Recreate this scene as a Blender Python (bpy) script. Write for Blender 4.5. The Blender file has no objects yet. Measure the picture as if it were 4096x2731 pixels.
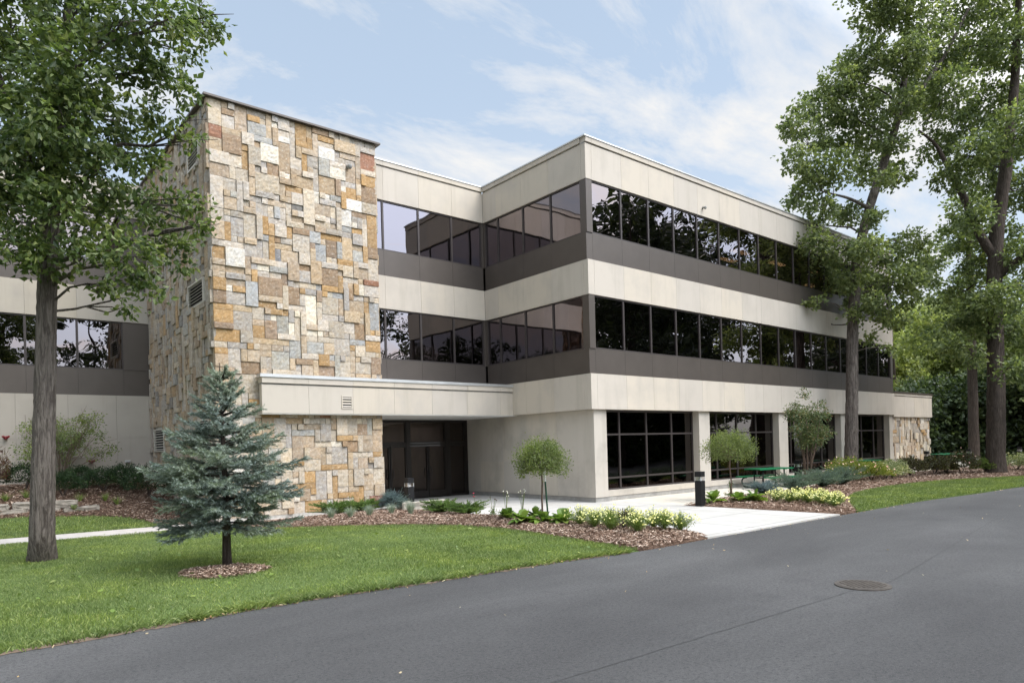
import bpy, bmesh, math, random
import numpy as np
from mathutils import Vector, Matrix
from mathutils.geometry import delaunay_2d_cdt

random.seed(11)
rng = np.random.default_rng(11)
S = bpy.context.scene
COL = S.collection

# ------------------------------------------------------------------ camera survey
# level camera with a shifted lens; survey() turns sight lines into real positions
CAM = np.array([-15.84996, -15.10063, 1.9])
FW = np.array([0.63775808, 0.77023674, 0.0])
RT = np.array([0.76994895, -0.6375198, -0.02733356])
UP = np.array([0.02105331, -0.0174322, 0.99962637])
FOC, CX, CY, KK = 2726.143, 2048.0, 1782.216, 4096 / 2352

def ray(u, v):
    d = FW * FOC + RT * (u * KK - CX) - UP * (v * KK - CY)
    return d / (d @ FW)

def at(u, v, depth):
    return CAM + depth * ray(u, v)

def on(u, v, axis, val):
    d = ray(u, v)
    return CAM + d * ((val - CAM[axis]) / d[axis])

# ------------------------------------------------------------------ object helpers
def link(o, parent=None):
    COL.objects.link(o)
    if parent is not None:
        o.parent = parent
    return o

def tag(o, label=None, cat=None, group=None, kind=None):
    if label: o['label'] = label
    if cat: o['category'] = cat
    if group: o['group'] = group
    if kind: o['kind'] = kind
    return o

def thing(name, label, cat, loc=(0, 0, 0), rotz=0.0, group=None, scale=None):
    o = bpy.data.objects.new(name, None)
    o.empty_display_size = 0.2
    link(o)
    o.location = loc
    o.rotation_euler = (0, 0, rotz)
    if scale: o.scale = scale
    return tag(o, label, cat, group)

def mesh_from(name, verts, faces, mat, parent=None, cols=None, smooth=False):
    """verts (N,3) array, faces (M,k) int array or list of arrays with equal k"""
    me = bpy.data.meshes.new(name)
    verts = np.asarray(verts, dtype=np.float32)
    if not isinstance(faces, list): faces = [faces]
    faces = [np.asarray(f, dtype=np.int32) for f in faces if len(f)]
    nl = sum(f.size for f in faces); nf = sum(len(f) for f in faces)
    me.vertices.add(len(verts)); me.vertices.foreach_set('co', verts.ravel())
    me.loops.add(nl); me.polygons.add(nf)
    me.loops.foreach_set('vertex_index', np.concatenate([f.ravel() for f in faces]))
    tot = np.concatenate([np.full(len(f), f.shape[1], np.int32) for f in faces])
    start = np.concatenate([[0], np.cumsum(tot)[:-1]]).astype(np.int32)
    me.polygons.foreach_set('loop_start', start)
    me.polygons.foreach_set('use_smooth', np.full(nf, bool(smooth)))
    me.update(calc_edges=True)
    if cols is not None:
        a = me.attributes.new('tone', 'FLOAT_COLOR', 'POINT')
        c = np.ones((len(verts), 4), np.float32); c[:, :3] = cols
        a.data.foreach_set('color', c.ravel())
    me.materials.append(mat)
    o = bpy.data.objects.new(name, me)
    return link(o, parent)

class MB:
    """collects boxes, tubes, discs, loose polygons"""
    def __init__(s): s.v = []; s.f = {3: [], 4: []}; s.n = 0; s.c = []
    def add(s, v, f, col=(1, 1, 1)):
        v = np.asarray(v, float)
        for q in f: s.f.setdefault(len(q), []).append([i + s.n for i in q])
        s.v.append(v); s.n += len(v)
        s.c.append(np.tile(np.array(col, float), (len(v), 1)))
    def box(s, x0, x1, y0, y1, z0, z1, col=(1, 1, 1)):
        x0, x1 = sorted((x0, x1)); y0, y1 = sorted((y0, y1)); z0, z1 = sorted((z0, z1))
        v = [(x, y, z) for z in (z0, z1) for y in (y0, y1) for x in (x0, x1)]
        s.add(v, [(0, 2, 3, 1), (4, 5, 7, 6), (0, 1, 5, 4), (2, 6, 7, 3), (0, 4, 6, 2), (1, 3, 7, 5)], col)
    def obox(s, c, size, M=None, col=(1, 1, 1)):
        h = np.array(size) / 2
        v = np.array([(x, y, z) for z in (-1, 1) for y in (-1, 1) for x in (-1, 1)]) * h
        if M is not None: v = v @ np.array(M).T
        s.add(v + np.array(c), [(0, 2, 3, 1), (4, 5, 7, 6), (0, 1, 5, 4), (2, 6, 7, 3), (0, 4, 6, 2), (1, 3, 7, 5)], col)
    def tube(s, pts, rad, n=8, cap=True, col=(1, 1, 1), jit=0.0):
        pts = np.asarray(pts, float)
        rad = np.broadcast_to(np.asarray(rad, float), (len(pts),))
        t = np.gradient(pts, axis=0); t /= np.linalg.norm(t, axis=1)[:, None] + 1e-9
        ref = np.array([1.0, 0.13, 0.07]) if abs(t[0][0]) < .8 else np.array([0, 0.1, 1.0])
        rings = []
        ang = np.linspace(0, 2 * math.pi, n, endpoint=False)
        for p, d, r in zip(pts, t, rad):
            a = np.cross(d, ref); a /= np.linalg.norm(a) + 1e-9
            b = np.cross(d, a)
            rr = r * (1 + jit * rng.uniform(-1, 1, n)) if jit else r
            rings.append(p + (np.cos(ang) * rr)[:, None] * a + (np.sin(ang) * rr)[:, None] * b)
        v = np.concatenate(rings); m = len(pts)
        f = [(i * n + j, i * n + (j + 1) % n, (i + 1) * n + (j + 1) % n, (i + 1) * n + j) for i in range(m - 1) for j in range(n)]
        if cap:
            f.append(tuple(range(n - 1, -1, -1))); f.append(tuple((m - 1) * n + j for j in range(n)))
        s.add(v, f, col)
    def lathe(s, prof, n=20, c=(0, 0, 0), col=(1, 1, 1)):
        ang = np.linspace(0, 2 * math.pi, n, endpoint=False)
        v = []
        for r, z in prof: v += [(c[0] + r * math.cos(a), c[1] + r * math.sin(a), c[2] + z) for a in ang]
        m = len(prof)
        f = [(i * n + j, i * n + (j + 1) % n, (i + 1) * n + (j + 1) % n, (i + 1) * n + j) for i in range(m - 1) for j in range(n)]
        f.append(tuple(range(n - 1, -1, -1))); f.append(tuple((m - 1) * n + j for j in range(n)))
        s.add(v, f, col)
    def build(s, name, mat, parent=None, smooth=False):
        fs = [np.array(q) for q in s.f.values() if q]
        return mesh_from(name, np.concatenate(s.v), fs, mat, parent, np.concatenate(s.c), smooth)

# ------------------------------------------------------------------ materials
def nodes(name):
    m = bpy.data.materials.new(name); m.use_nodes = True
    nt = m.node_tree
    return m, nt, nt.nodes['Principled BSDF'], nt.nodes['Material Output']

def N(nt, t, **k):
    n = nt.nodes.new(t)
    for a, b in k.items():
        if a in n.inputs.keys() if hasattr(n.inputs, 'keys') else False: n.inputs[a].default_value = b
        else: setattr(n, a, b)
    return n

def noise(nt, scale, detail=4, rough=.55, vec=None, dist=0.0):
    n = nt.nodes.new('ShaderNodeTexNoise')
    n.inputs['Scale'].default_value = scale; n.inputs['Detail'].default_value = detail
    n.inputs['Roughness'].default_value = rough; n.inputs['Distortion'].default_value = dist
    if vec is not None: nt.links.new(vec, n.inputs['Vector'])
    return n

def ramp(nt, fac, stops):
    r = nt.nodes.new('ShaderNodeValToRGB')
    e = r.color_ramp.elements
    while len(e) < len(stops): e.new(0.5)
    for q, (p, c) in zip(e, stops):
        q.position = p; q.color = (*c, 1) if len(c) == 3 else c
    nt.links.new(fac, r.inputs['Fac'])
    return r

def mixc(nt, a, b, fac, mode='MIX'):
    m = nt.nodes.new('ShaderNodeMix'); m.data_type = 'RGBA'; m.blend_type = mode
    for sock, val in ((m.inputs[6], a), (m.inputs[7], b), (m.inputs[0], fac)):
        if isinstance(val, (int, float)): sock.default_value = val
        elif isinstance(val, tuple): sock.default_value = (*val, 1)
        else: nt.links.new(val, sock)
    return m.outputs[2]

def bump(nt, bs, h, strength=.4, dist=.02):
    b = nt.nodes.new('ShaderNodeBump'); b.inputs['Strength'].default_value = strength; b.inputs['Distance'].default_value = dist
    nt.links.new(h, b.inputs['Height']); nt.links.new(b.outputs['Normal'], bs.inputs['Normal'])

def objco(nt, scale=None, rot=None):
    t = nt.nodes.new('ShaderNodeTexCoord')
    if scale is None: return t.outputs['Object']
    m = nt.nodes.new('ShaderNodeMapping'); m.inputs['Scale'].default_value = scale
    if rot: m.inputs['Rotation'].default_value = rot
    nt.links.new(t.outputs['Object'], m.inputs['Vector'])
    return m.outputs['Vector']

def island(nt):
    return nt.nodes.new('ShaderNodeNewGeometry').outputs['Random Per Island']

def plain(name, col, rough=.6, metal=0.0, spec=.5, var=.12, sc=6.0, bmp=0.0, bsc=60):
    m, nt, bs, out = nodes(name)
    v = objco(nt)
    n = noise(nt, sc, 5, .6, v)
    lo = tuple(c * (1 - var) for c in col); hi = tuple(min(1, c * (1 + var)) for c in col)
    r = ramp(nt, n.outputs['Fac'], [(.3, lo), (.7, hi)])
    nt.links.new(r.outputs['Color'], bs.inputs['Base Color'])
    bs.inputs['Roughness'].default_value = rough; bs.inputs['Metallic'].default_value = metal
    bs.inputs['Specular IOR Level'].default_value = spec
    if bmp: bump(nt, bs, noise(nt, bsc, 3, .6, v).outputs['Fac'], bmp, .01)
    return m

def concrete(name, col, var=.06):
    """precast panels: each panel its own tone, water stains running down, fine grain"""
    m, nt, bs, out = nodes(name)
    isl = island(nt)
    tone = ramp(nt, isl, [(0, tuple(c * .93 for c in col)), (.5, col), (1, (col[0] * 1.05, col[1] * 1.03, col[2] * .98))])
    big = noise(nt, .9, 5, .6, objco(nt, (1, 1, .8)))
    streak = noise(nt, 1.0, 6, .65, objco(nt, (2.6, 2.6, .22)))
    fine = noise(nt, 38, 4, .7, objco(nt))
    c = mixc(nt, tone.outputs['Color'], tuple(q * (1 - 2.2 * var) for q in col), ramp(nt, big.outputs['Fac'], [(.48, (0, 0, 0)), (.75, (1, 1, 1))]).outputs['Color'])
    c = mixc(nt, c, (col[0] * .68, col[1] * .67, col[2] * .62), ramp(nt, streak.outputs['Fac'], [(.52, (0, 0, 0)), (.86, (.62, .62, .62))]).outputs['Color'])
    c = mixc(nt, c, (.45, .45, .45), mixc(nt, (0, 0, 0), (.14, .14, .14), fine.outputs['Fac']), 'OVERLAY')
    nt.links.new(c, bs.inputs['Base Color'])
    bs.inputs['Roughness'].default_value = .82; bs.inputs['Specular IOR Level'].default_value = .25
    bump(nt, bs, fine.outputs['Fac'], .18, .004)
    return m

def leafmat(name, stops, trans=.35, rough=.45):
    m, nt, bs, out = nodes(name)
    r = ramp(nt, island(nt), stops)
    n = noise(nt, 1.1, 3, .5, objco(nt))
    c = mixc(nt, r.outputs['Color'], mixc(nt, r.outputs['Color'], (1.4, 1.32, 1.05), 1.0, 'MULTIPLY'), ramp(nt, n.outputs['Fac'], [(.42, (0, 0, 0)), (.66, (1, 1, 1))]).outputs['Color'])
    nt.links.new(c, bs.inputs['Base Color'])
    bs.inputs['Roughness'].default_value = rough; bs.inputs['Specular IOR Level'].default_value = .35
    t = nt.nodes.new('ShaderNodeBsdfTranslucent')
    nt.links.new(mixc(nt, c, (1.35, 1.4, .8), 1.0, 'MULTIPLY'), t.inputs['Color'])
    mx = nt.nodes.new('ShaderNodeMixShader'); mx.inputs[0].default_value = trans
    nt.links.new(bs.outputs[0], mx.inputs[1]); nt.links.new(t.outputs[0], mx.inputs[2])
    nt.links.new(mx.outputs[0], out.inputs['Surface'])
    return m

def bark(name, a, b, sc=9):
    m, nt, bs, out = nodes(name)
    v = objco(nt, (1, 1, .10))
    n = noise(nt, sc * 2.2, 7, .75, v, .9)
    n2 = noise(nt, 1.4, 3, .5, objco(nt))
    c = ramp(nt, n.outputs['Fac'], [(.41, a), (.50, tuple(.6 * x + .4 * y for x, y in zip(a, b))), (.60, b)]).outputs['Color']
    c = mixc(nt, c, tuple(q * .7 for q in b), mixc(nt, (0, 0, 0), (.6, .6, .6), n2.outputs['Fac']))
    nt.links.new(c, bs.inputs['Base Color']); bs.inputs['Roughness'].default_value = .92
    bs.inputs['Specular IOR Level'].default_value = .15
    bump(nt, bs, n.outputs['Fac'], 1.0, .09)
    return m

M = {}
M['panel'] = concrete('precast concrete', (.51, .46, .396))
M['panel2'] = concrete('precast concrete base', (.475, .435, .38), .12)
M['panel_shaded'] = concrete('shaded precast wall', (.39, .352, .30), .06)  # facade precast darkened: the shade on the left wing is in the colour
M['plinth'] = plain('grey foundation', (.30, .29, .27), .9, var=.25, sc=3, bmp=.3)
M['brown'] = plain('dark bronze metal', (.088, .073, .062), .42, 0.25, .5, .10, 1.2)
M['frame'] = plain('bronze window frame', (.06, .05, .047), .4, .3, .5, .1, 2)
M['black'] = plain('black coated metal', (.010, .010, .011), .5, 0, .28, .2, 4)
M['doorframe'] = plain('dark brown door frame', (.018, .014, .012), .35, .2, .5, .1, 4)
M['steel'] = plain('pale flashing', (.55, .55, .54), .35, .6, .5, .1, 2)
M['louver'] = plain('louver blades', (.55, .52, .46), .5, .2, .5, .1, 5)
M['dark'] = plain('painted recess shade', (.01, .01, .01), .9)  # near-black sheets stand in for the shade behind louver and vent slats
M['interior'] = plain('dim office interior', (.05, .045, .04), .9)
M['soffit'] = plain('painted soffit', (.66, .65, .62), .8, var=.04)
M['red'] = plain('red painted pipe', (.17, .012, .015), .5)
M['green'] = plain('green coated mesh', (.008, .16, .06), .4, 0, .5, .2, 9)
M['stakegreen'] = plain('green post paint', (.012, .06, .028), .5, var=.3)
M['white'] = plain('white paint', (.75, .75, .73), .6, var=.05)
M['glasslens'] = plain('clear lens', (.62, .62, .62), .12, 0, .8, .1)
M['roof'] = plain('roof membrane', (.25, .25, .25), .9)
M['mortar'] = plain('grey mortar', (.42, .40, .365), .95, var=.2, sc=12, bmp=.4)
M['limestone'] = plain('split limestone', (.46, .42, .35), .92, var=.3, sc=5, bmp=.8, bsc=18)
M['edgestone'] = plain('shaded edging stone', (.27, .24, .20), .92, var=.35, sc=5, bmp=.8, bsc=18)  # limestone tone darkened to paint in the shade over the left bed
M['iron'] = plain('cast iron lid', (.085, .072, .060), .75, .2, .4, .25, 12, .5, 40)
M['soil'] = plain('bare soil', (.14, .10, .07), .95, var=.3, sc=9)

def emit(name, col, st):
    m = bpy.data.materials.new(name); m.use_nodes = True
    nt = m.node_tree; nt.nodes.clear()
    e = nt.nodes.new('ShaderNodeEmission'); e.inputs[0].default_value = (*col, 1); e.inputs[1].default_value = st
    o = nt.nodes.new('ShaderNodeOutputMaterial'); nt.links.new(e.outputs[0], o.inputs[0])
    return m
M['tubelight'] = emit('fluorescent tubes', (1, .82, .45), 9.0)

def glass(name, f0, tint, refl):
    m, nt, bs, out = nodes(name)
    nt.nodes.remove(bs)
    g = nt.nodes.new('ShaderNodeBsdfGlossy'); g.inputs['Color'].default_value = (*refl, 1); g.inputs['Roughness'].default_value = .006
    t = nt.nodes.new('ShaderNodeBsdfTransparent'); t.inputs['Color'].default_value = (*tint, 1)
    lw = nt.nodes.new('ShaderNodeLayerWeight'); lw.inputs['Blend'].default_value = .5
    p = nt.nodes.new('ShaderNodeMath'); p.operation = 'POWER'; p.inputs[1].default_value = 5
    nt.links.new(lw.outputs['Facing'], p.inputs[0])
    q = nt.nodes.new('ShaderNodeMath'); q.operation = 'MULTIPLY_ADD'; q.inputs[1].default_value = 1 - f0; q.inputs[2].default_value = f0
    nt.links.new(p.outputs[0], q.inputs[0])
    # each sheet of glass is a touch out of flat
    n = noise(nt, .55, 2, .5, objco(nt))
    b = nt.nodes.new('ShaderNodeBump'); b.inputs['Strength'].default_value = .09; b.inputs['Distance'].default_value = .12
    nt.links.new(n.outputs['Fac'], b.inputs['Height']); nt.links.new(b.outputs['Normal'], g.inputs['Normal'])
    mx = nt.nodes.new('ShaderNodeMixShader')
    nt.links.new(q.outputs[0], mx.inputs[0]); nt.links.new(t.outputs[0], mx.inputs[1]); nt.links.new(g.outputs[0], mx.inputs[2])
    nt.links.new(mx.outputs[0], out.inputs['Surface'])
    return m
M['glass'] = glass('bronze reflective glass', .215, (.10, .085, .08), (.92, .82, .85))
M['glass2'] = glass('dark bronze glass', .10, (.16, .14, .13), (.92, .86, .84))
M['doorglass'] = glass('dark door glass', .10, (.10, .085, .08), (.9, .78, .74))

def stonemat():
    m, nt, bs, out = nodes('split face stone')
    a = nt.nodes.new('ShaderNodeAttribute'); a.attribute_name = 'tone'
    v = objco(nt)
    n1 = noise(nt, 5, 6, .65, v, .4); n2 = noise(nt, 15, 6, .75, v); n3 = noise(nt, 2.0, 3, .5, v)
    c = mixc(nt, a.outputs['Color'], mixc(nt, a.outputs['Color'], (1.13, 1.04, .9), 1.0, 'MULTIPLY'), ramp(nt, n1.outputs['Fac'], [(.4, (0, 0, 0)), (.72, (1, 1, 1))]).outputs['Color'])
    c = mixc(nt, c, mixc(nt, c, (.62, .56, .50), 1.0, 'MULTIPLY'), ramp(nt, n2.outputs['Fac'], [(.46, (0, 0, 0)), (.72, (1, 1, 1))]).outputs['Color'])
    c = mixc(nt, c, (.78, .75, .68), ramp(nt, n2.outputs['Fac'], [(.30, (.6, .6, .6)), (.42, (0, 0, 0))]).outputs['Color'])
    nt.links.new(c, bs.inputs['Base Color']); bs.inputs['Roughness'].default_value = .92; bs.inputs['Specular IOR Level'].default_value = .2
    h = mixc(nt, n1.outputs['Fac'], n2.outputs['Fac'], .5)
    bump(nt, bs, h, .6, .03)
    return m
M['stone'] = stonemat()

def asphalt():
    m, nt, bs, out = nodes('asphalt')
    v = objco(nt)
    l = noise(nt, .33, 6, .62, objco(nt, (.5, 1, 1)), .4); st = noise(nt, 1.7, 5, .7, v, .8)
    f = noise(nt, 26, 6, .9, v); k = noise(nt, 120, 3, .8, v)
    vo = nt.nodes.new('ShaderNodeTexVoronoi'); vo.inputs['Scale'].default_value = 70; nt.links.new(v, vo.inputs['Vector'])
    c = ramp(nt, l.outputs['Fac'], [(.32, (.054, .052, .051)), (.5, (.076, .074, .072)), (.68, (.106, .103, .10))]).outputs['Color']
    c = mixc(nt, c, (.055, .053, .053), ramp(nt, st.outputs['Fac'], [(.56, (0, 0, 0)), (.74, (.6, .6, .6))]).outputs['Color'])
    c = mixc(nt, c, (.026, .026, .027), ramp(nt, f.outputs['Fac'], [(.48, (0, 0, 0)), (.62, (.8, .8, .8))]).outputs['Color'])
    c = mixc(nt, c, (.20, .19, .185), ramp(nt, vo.outputs['Distance'], [(.10, (.8, .8, .8)), (.22, (0, 0, 0))]).outputs['Color'])
    c = mixc(nt, c, (.24, .23, .22), ramp(nt, k.outputs['Fac'], [(.62, (0, 0, 0)), (.74, (.7, .7, .7))]).outputs['Color'])
    nt.links.new(c, bs.inputs['Base Color']); bs.inputs['Roughness'].default_value = .82; bs.inputs['Specular IOR Level'].default_value = .3
    bump(nt, bs, f.outputs['Fac'], .7, .012)
    return m
M['asphalt'] = asphalt()
M['seam'] = plain('road joint', (.056, .054, .053), .9, var=.3, sc=8)

def paving():
    m, nt, bs, out = nodes('broom finished concrete')
    v = objco(nt)
    b = nt.nodes.new('ShaderNodeTexBrick'); nt.links.new(v, b.inputs['Vector'])
    b.offset = 0; b.inputs['Scale'].default_value = 1; b.inputs['Brick Width'].default_value = 2.5; b.inputs['Row Height'].default_value = 1.75
    b.inputs['Mortar Size'].default_value = .022; b.inputs['Mortar Smooth'].default_value = .3
    b.inputs['Color1'].default_value = (.50, .482, .447, 1); b.inputs['Color2'].default_value = (.455, .437, .402, 1); b.inputs['Mortar'].default_value = (.24, .225, .20, 1)
    l = noise(nt, .8, 5, .65, v)
    c = mixc(nt, b.outputs['Color'], (.36, .335, .30), ramp(nt, l.outputs['Fac'], [(.45, (0, 0, 0)), (.8, (.8, .8, .8))]).outputs['Color'])
    nt.links.new(c, bs.inputs['Base Color']); bs.inputs['Roughness'].default_value = .85; bs.inputs['Specular IOR Level'].default_value = .3
    bump(nt, bs, noise(nt, 60, 3, .7, objco(nt, (1, .06, 1))).outputs['Fac'], .15, .004)
    return m
M['paving'] = paving()

def pavers():
    m, nt, bs, out = nodes('tan patio pavers')
    v = objco(nt)
    b = nt.nodes.new('ShaderNodeTexBrick'); nt.links.new(v, b.inputs['Vector'])
    b.inputs['Scale'].default_value = 1; b.inputs['Brick Width'].default_value = .30; b.inputs['Row Height'].default_value = .2
    b.inputs['Mortar Size'].default_value = .006
    b.inputs['Color1'].default_value = (.58, .52, .42, 1); b.inputs['Color2'].default_value = (.48, .43, .35, 1); b.inputs['Mortar'].default_value = (.30, .27, .22, 1)
    c = mixc(nt, b.outputs['Color'], (.68, .62, .52), noise(nt, 3, 4, .6, v).outputs['Fac'])
    nt.links.new(c, bs.inputs['Base Color']); bs.inputs['Roughness'].default_value = .85
    return m
M['pavers'] = pavers()
M['walk'] = plain('weathered walk concrete', (.48, .44, .40), .9, var=.12, sc=2.5, bmp=.2)
def turf():
    m, nt, bs, out = nodes('turf soil')
    v = objco(nt)
    a = noise(nt, 26, 5, .7, v); l = noise(nt, .6, 4, .6, v)
    c = ramp(nt, a.outputs['Fac'], [(.3, (.05, .075, .022)), (.5, (.105, .15, .045)), (.7, (.165, .22, .075))]).outputs['Color']
    c = mixc(nt, c, (.10, .135, .045), ramp(nt, l.outputs['Fac'], [(.4, (0, 0, 0)), (.75, (.6, .6, .6))]).outputs['Color'])
    nt.links.new(c, bs.inputs['Base Color']); bs.inputs['Roughness'].default_value = .95; bs.inputs['Specular IOR Level'].default_value = .1
    bump(nt, bs, a.outputs['Fac'], .8, .03)
    return m
M['turf'] = turf()
def mulchmat(name, k=1.0):
    m, nt, bs, out = nodes(name)
    v = objco(nt, (1, 1, 1))
    a = noise(nt, 22, 6, .75, v, 1.2); l = noise(nt, .9, 4, .6, v)
    c = ramp(nt, a.outputs['Fac'], [(.3, (.05 * k, .028 * k, .018 * k)), (.5, (.16 * k, .10 * k, .07 * k)), (.72, (.33 * k, .23 * k, .17 * k))]).outputs['Color']
    nt.links.new(c, bs.inputs['Base Color']); bs.inputs['Roughness'].default_value = .95; bs.inputs['Specular IOR Level'].default_value = .1
    bump(nt, bs, a.outputs['Fac'], 1.0, .05)
    return m
M['mulch'] = mulchmat('shredded bark mulch')
M['mulchdark'] = mulchmat('darker bark mulch', .7)  # same mulch with every tone scaled darker
def chipmat():
    m, nt, bs, out = nodes('bark chips')
    c = ramp(nt, island(nt), [(0, (.09, .055, .038)), (.35, (.24, .155, .11)), (.7, (.38, .27, .20)), (1, (.56, .45, .36))]).outputs['Color']
    nt.links.new(c, bs.inputs['Base Color']); bs.inputs['Roughness'].default_value = .9; bs.inputs['Specular IOR Level'].default_value = .15
    return m
M['chips'] = chipmat()
M['forest'] = plain('woodland floor', (.045, .05, .022), .95, var=.5, sc=1.5)

M['grass'] = leafmat('grass blades', [(0, (.085, .128, .038)), (.5, (.155, .215, .068)), (.85, (.23, .29, .105)), (1, (.34, .37, .18))], .35)
M['leaf_near'] = leafmat('broad leaves', [(0, (.040, .068, .024)), (.5, (.088, .128, .045)), (.85, (.155, .20, .078)), (1, (.23, .262, .125))], .42, .38)
M['leaf_maple'] = leafmat('maple leaves', [(0, (.090, .122, .055)), (.5, (.158, .20, .092)), (.85, (.225, .268, .128)), (1, (.29, .325, .17))], .46)
M['leaf_oak'] = leafmat('deep green leaves', [(0, (.074, .105, .046)), (.5, (.135, .176, .076)), (.85, (.205, .25, .114)), (1, (.265, .30, .15))], .46)
M['leaf_mirror'] = leafmat('dark roadside leaves', [(0, (.022, .032, .018)), (.5, (.042, .058, .034)), (1, (.085, .11, .06))], .3)  # dark muted leaf tone, so the trees mirror dark in the windows
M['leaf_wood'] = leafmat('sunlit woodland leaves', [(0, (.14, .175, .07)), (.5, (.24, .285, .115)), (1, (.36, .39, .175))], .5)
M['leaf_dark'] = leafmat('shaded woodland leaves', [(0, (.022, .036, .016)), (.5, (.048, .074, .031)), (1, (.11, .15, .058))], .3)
M['leaf_box'] = leafmat('clipped willow leaves', [(0, (.085, .12, .042)), (.5, (.145, .19, .068)), (1, (.23, .27, .11))], .4)
M['leaf_lilac'] = leafmat('greyish green leaves', [(0, (.05, .085, .035)), (.5, (.10, .14, .06)), (.85, (.17, .20, .10)), (1, (.22, .13, .07))], .3)
M['leaf_yew'] = leafmat('dark yew leaves', [(0, (.008, .022, .008)), (.6, (.018, .042, .013)), (1, (.04, .075, .02))], .12)
M['leaf_red'] = leafmat('reddish shrub leaves', [(0, (.05, .022, .02)), (.6, (.09, .045, .03)), (1, (.10, .09, .03))], .2)
M['leaf_barberry'] = leafmat('bronze green leaves', [(0, (.035, .030, .016)), (.6, (.07, .062, .03)), (1, (.10, .12, .04))], .2)
M['leaf_lime'] = leafmat('lime shrub leaves', [(0, (.10, .15, .02)), (.6, (.19, .23, .045)), (1, (.30, .30, .08))], .35)
M['leaf_pale'] = leafmat('variegated pale leaves', [(0, (.10, .14, .05)), (.5, (.24, .28, .15)), (1, (.50, .50, .34))], .3)
M['leaf_berg'] = leafmat('glossy broad leaves', [(0, (.09, .16, .03)), (.6, (.17, .26, .055)), (1, (.27, .36, .10))], .3, .3)
M['leaf_stem'] = leafmat('slender green leaves', [(0, (.085, .14, .03)), (.6, (.15, .22, .055)), (1, (.25, .29, .10))], .3)
M['needle'] = leafmat('blue spruce needles', [(0, (.105, .14, .125)), (.5, (.19, .24, .215)), (1, (.31, .36, .335))], .18, .6)
M['needle2'] = leafmat('silver blue needles', [(0, (.075, .12, .13)), (.5, (.13, .19, .20)), (1, (.21, .28, .29))], .12, .6)
M['needle3'] = leafmat('green juniper needles', [(0, (.05, .10, .02)), (.6, (.10, .18, .038)), (1, (.18, .26, .06))], .2, .6)
M['needle4'] = leafmat('grey green juniper needles', [(0, (.06, .10, .07)), (.5, (.105, .16, .12)), (1, (.17, .23, .17))], .15, .6)
M['fescue'] = leafmat('blue fescue blades', [(0, (.16, .21, .18)), (.5, (.26, .32, .27)), (1, (.38, .42, .34))], .2)
M['flower_y'] = leafmat('pale yellow petals', [(0, (.66, .64, .22)), (.6, (.76, .74, .34)), (1, (.82, .81, .50))], .3)
M['flower_p'] = leafmat('pale pink petals', [(0, (.62, .34, .30)), (.6, (.75, .52, .44)), (1, (.80, .68, .58))], .3)
M['flower_r'] = leafmat('crimson petals', [(0, (.30, .015, .05)), (1, (.42, .04, .08))], .2)
M['flower_w'] = leafmat('white petals', [(0, (.72, .72, .70)), (1, (.82, .82, .80))], .2)
M['seed'] = plain('dry seed heads', (.10, .08, .05), .9)
M['litter'] = leafmat('fallen leaves', [(0, (.20, .11, .05)), (.5, (.36, .25, .12)), (1, (.55, .48, .34))], .1)
M['bark_grey'] = bark('shaggy grey bark', (.04, .03, .025), (.275, .235, .205))
M['bark_brown'] = bark('furrowed brown bark', (.04, .03, .025), (.15, .12, .10), 11)
M['bark_tan'] = bark('tan shrub bark', (.12, .08, .06), (.30, .22, .17), 14)

# ================================================================== OFFICE BUILDING
TONE = {'w': (.51, .455, .385), 'W': (.62, .585, .52), 'g': (.39, .36, .325), 'b': (.35, .355, .345), 't': (.43, .345, .25),
        'o': (.40, .255, .115), 'd': (.27, .19, .125), 'r': (.27, .125, .08), 'B': (.17, .175, .185), 'p': (.40, .31, .22)}
TONE = {k: tuple(.84 * c + .16 * m for c, m in zip(v, (.43, .375, .31))) if k not in 'W' else v for k, v in TONE.items()}
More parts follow.
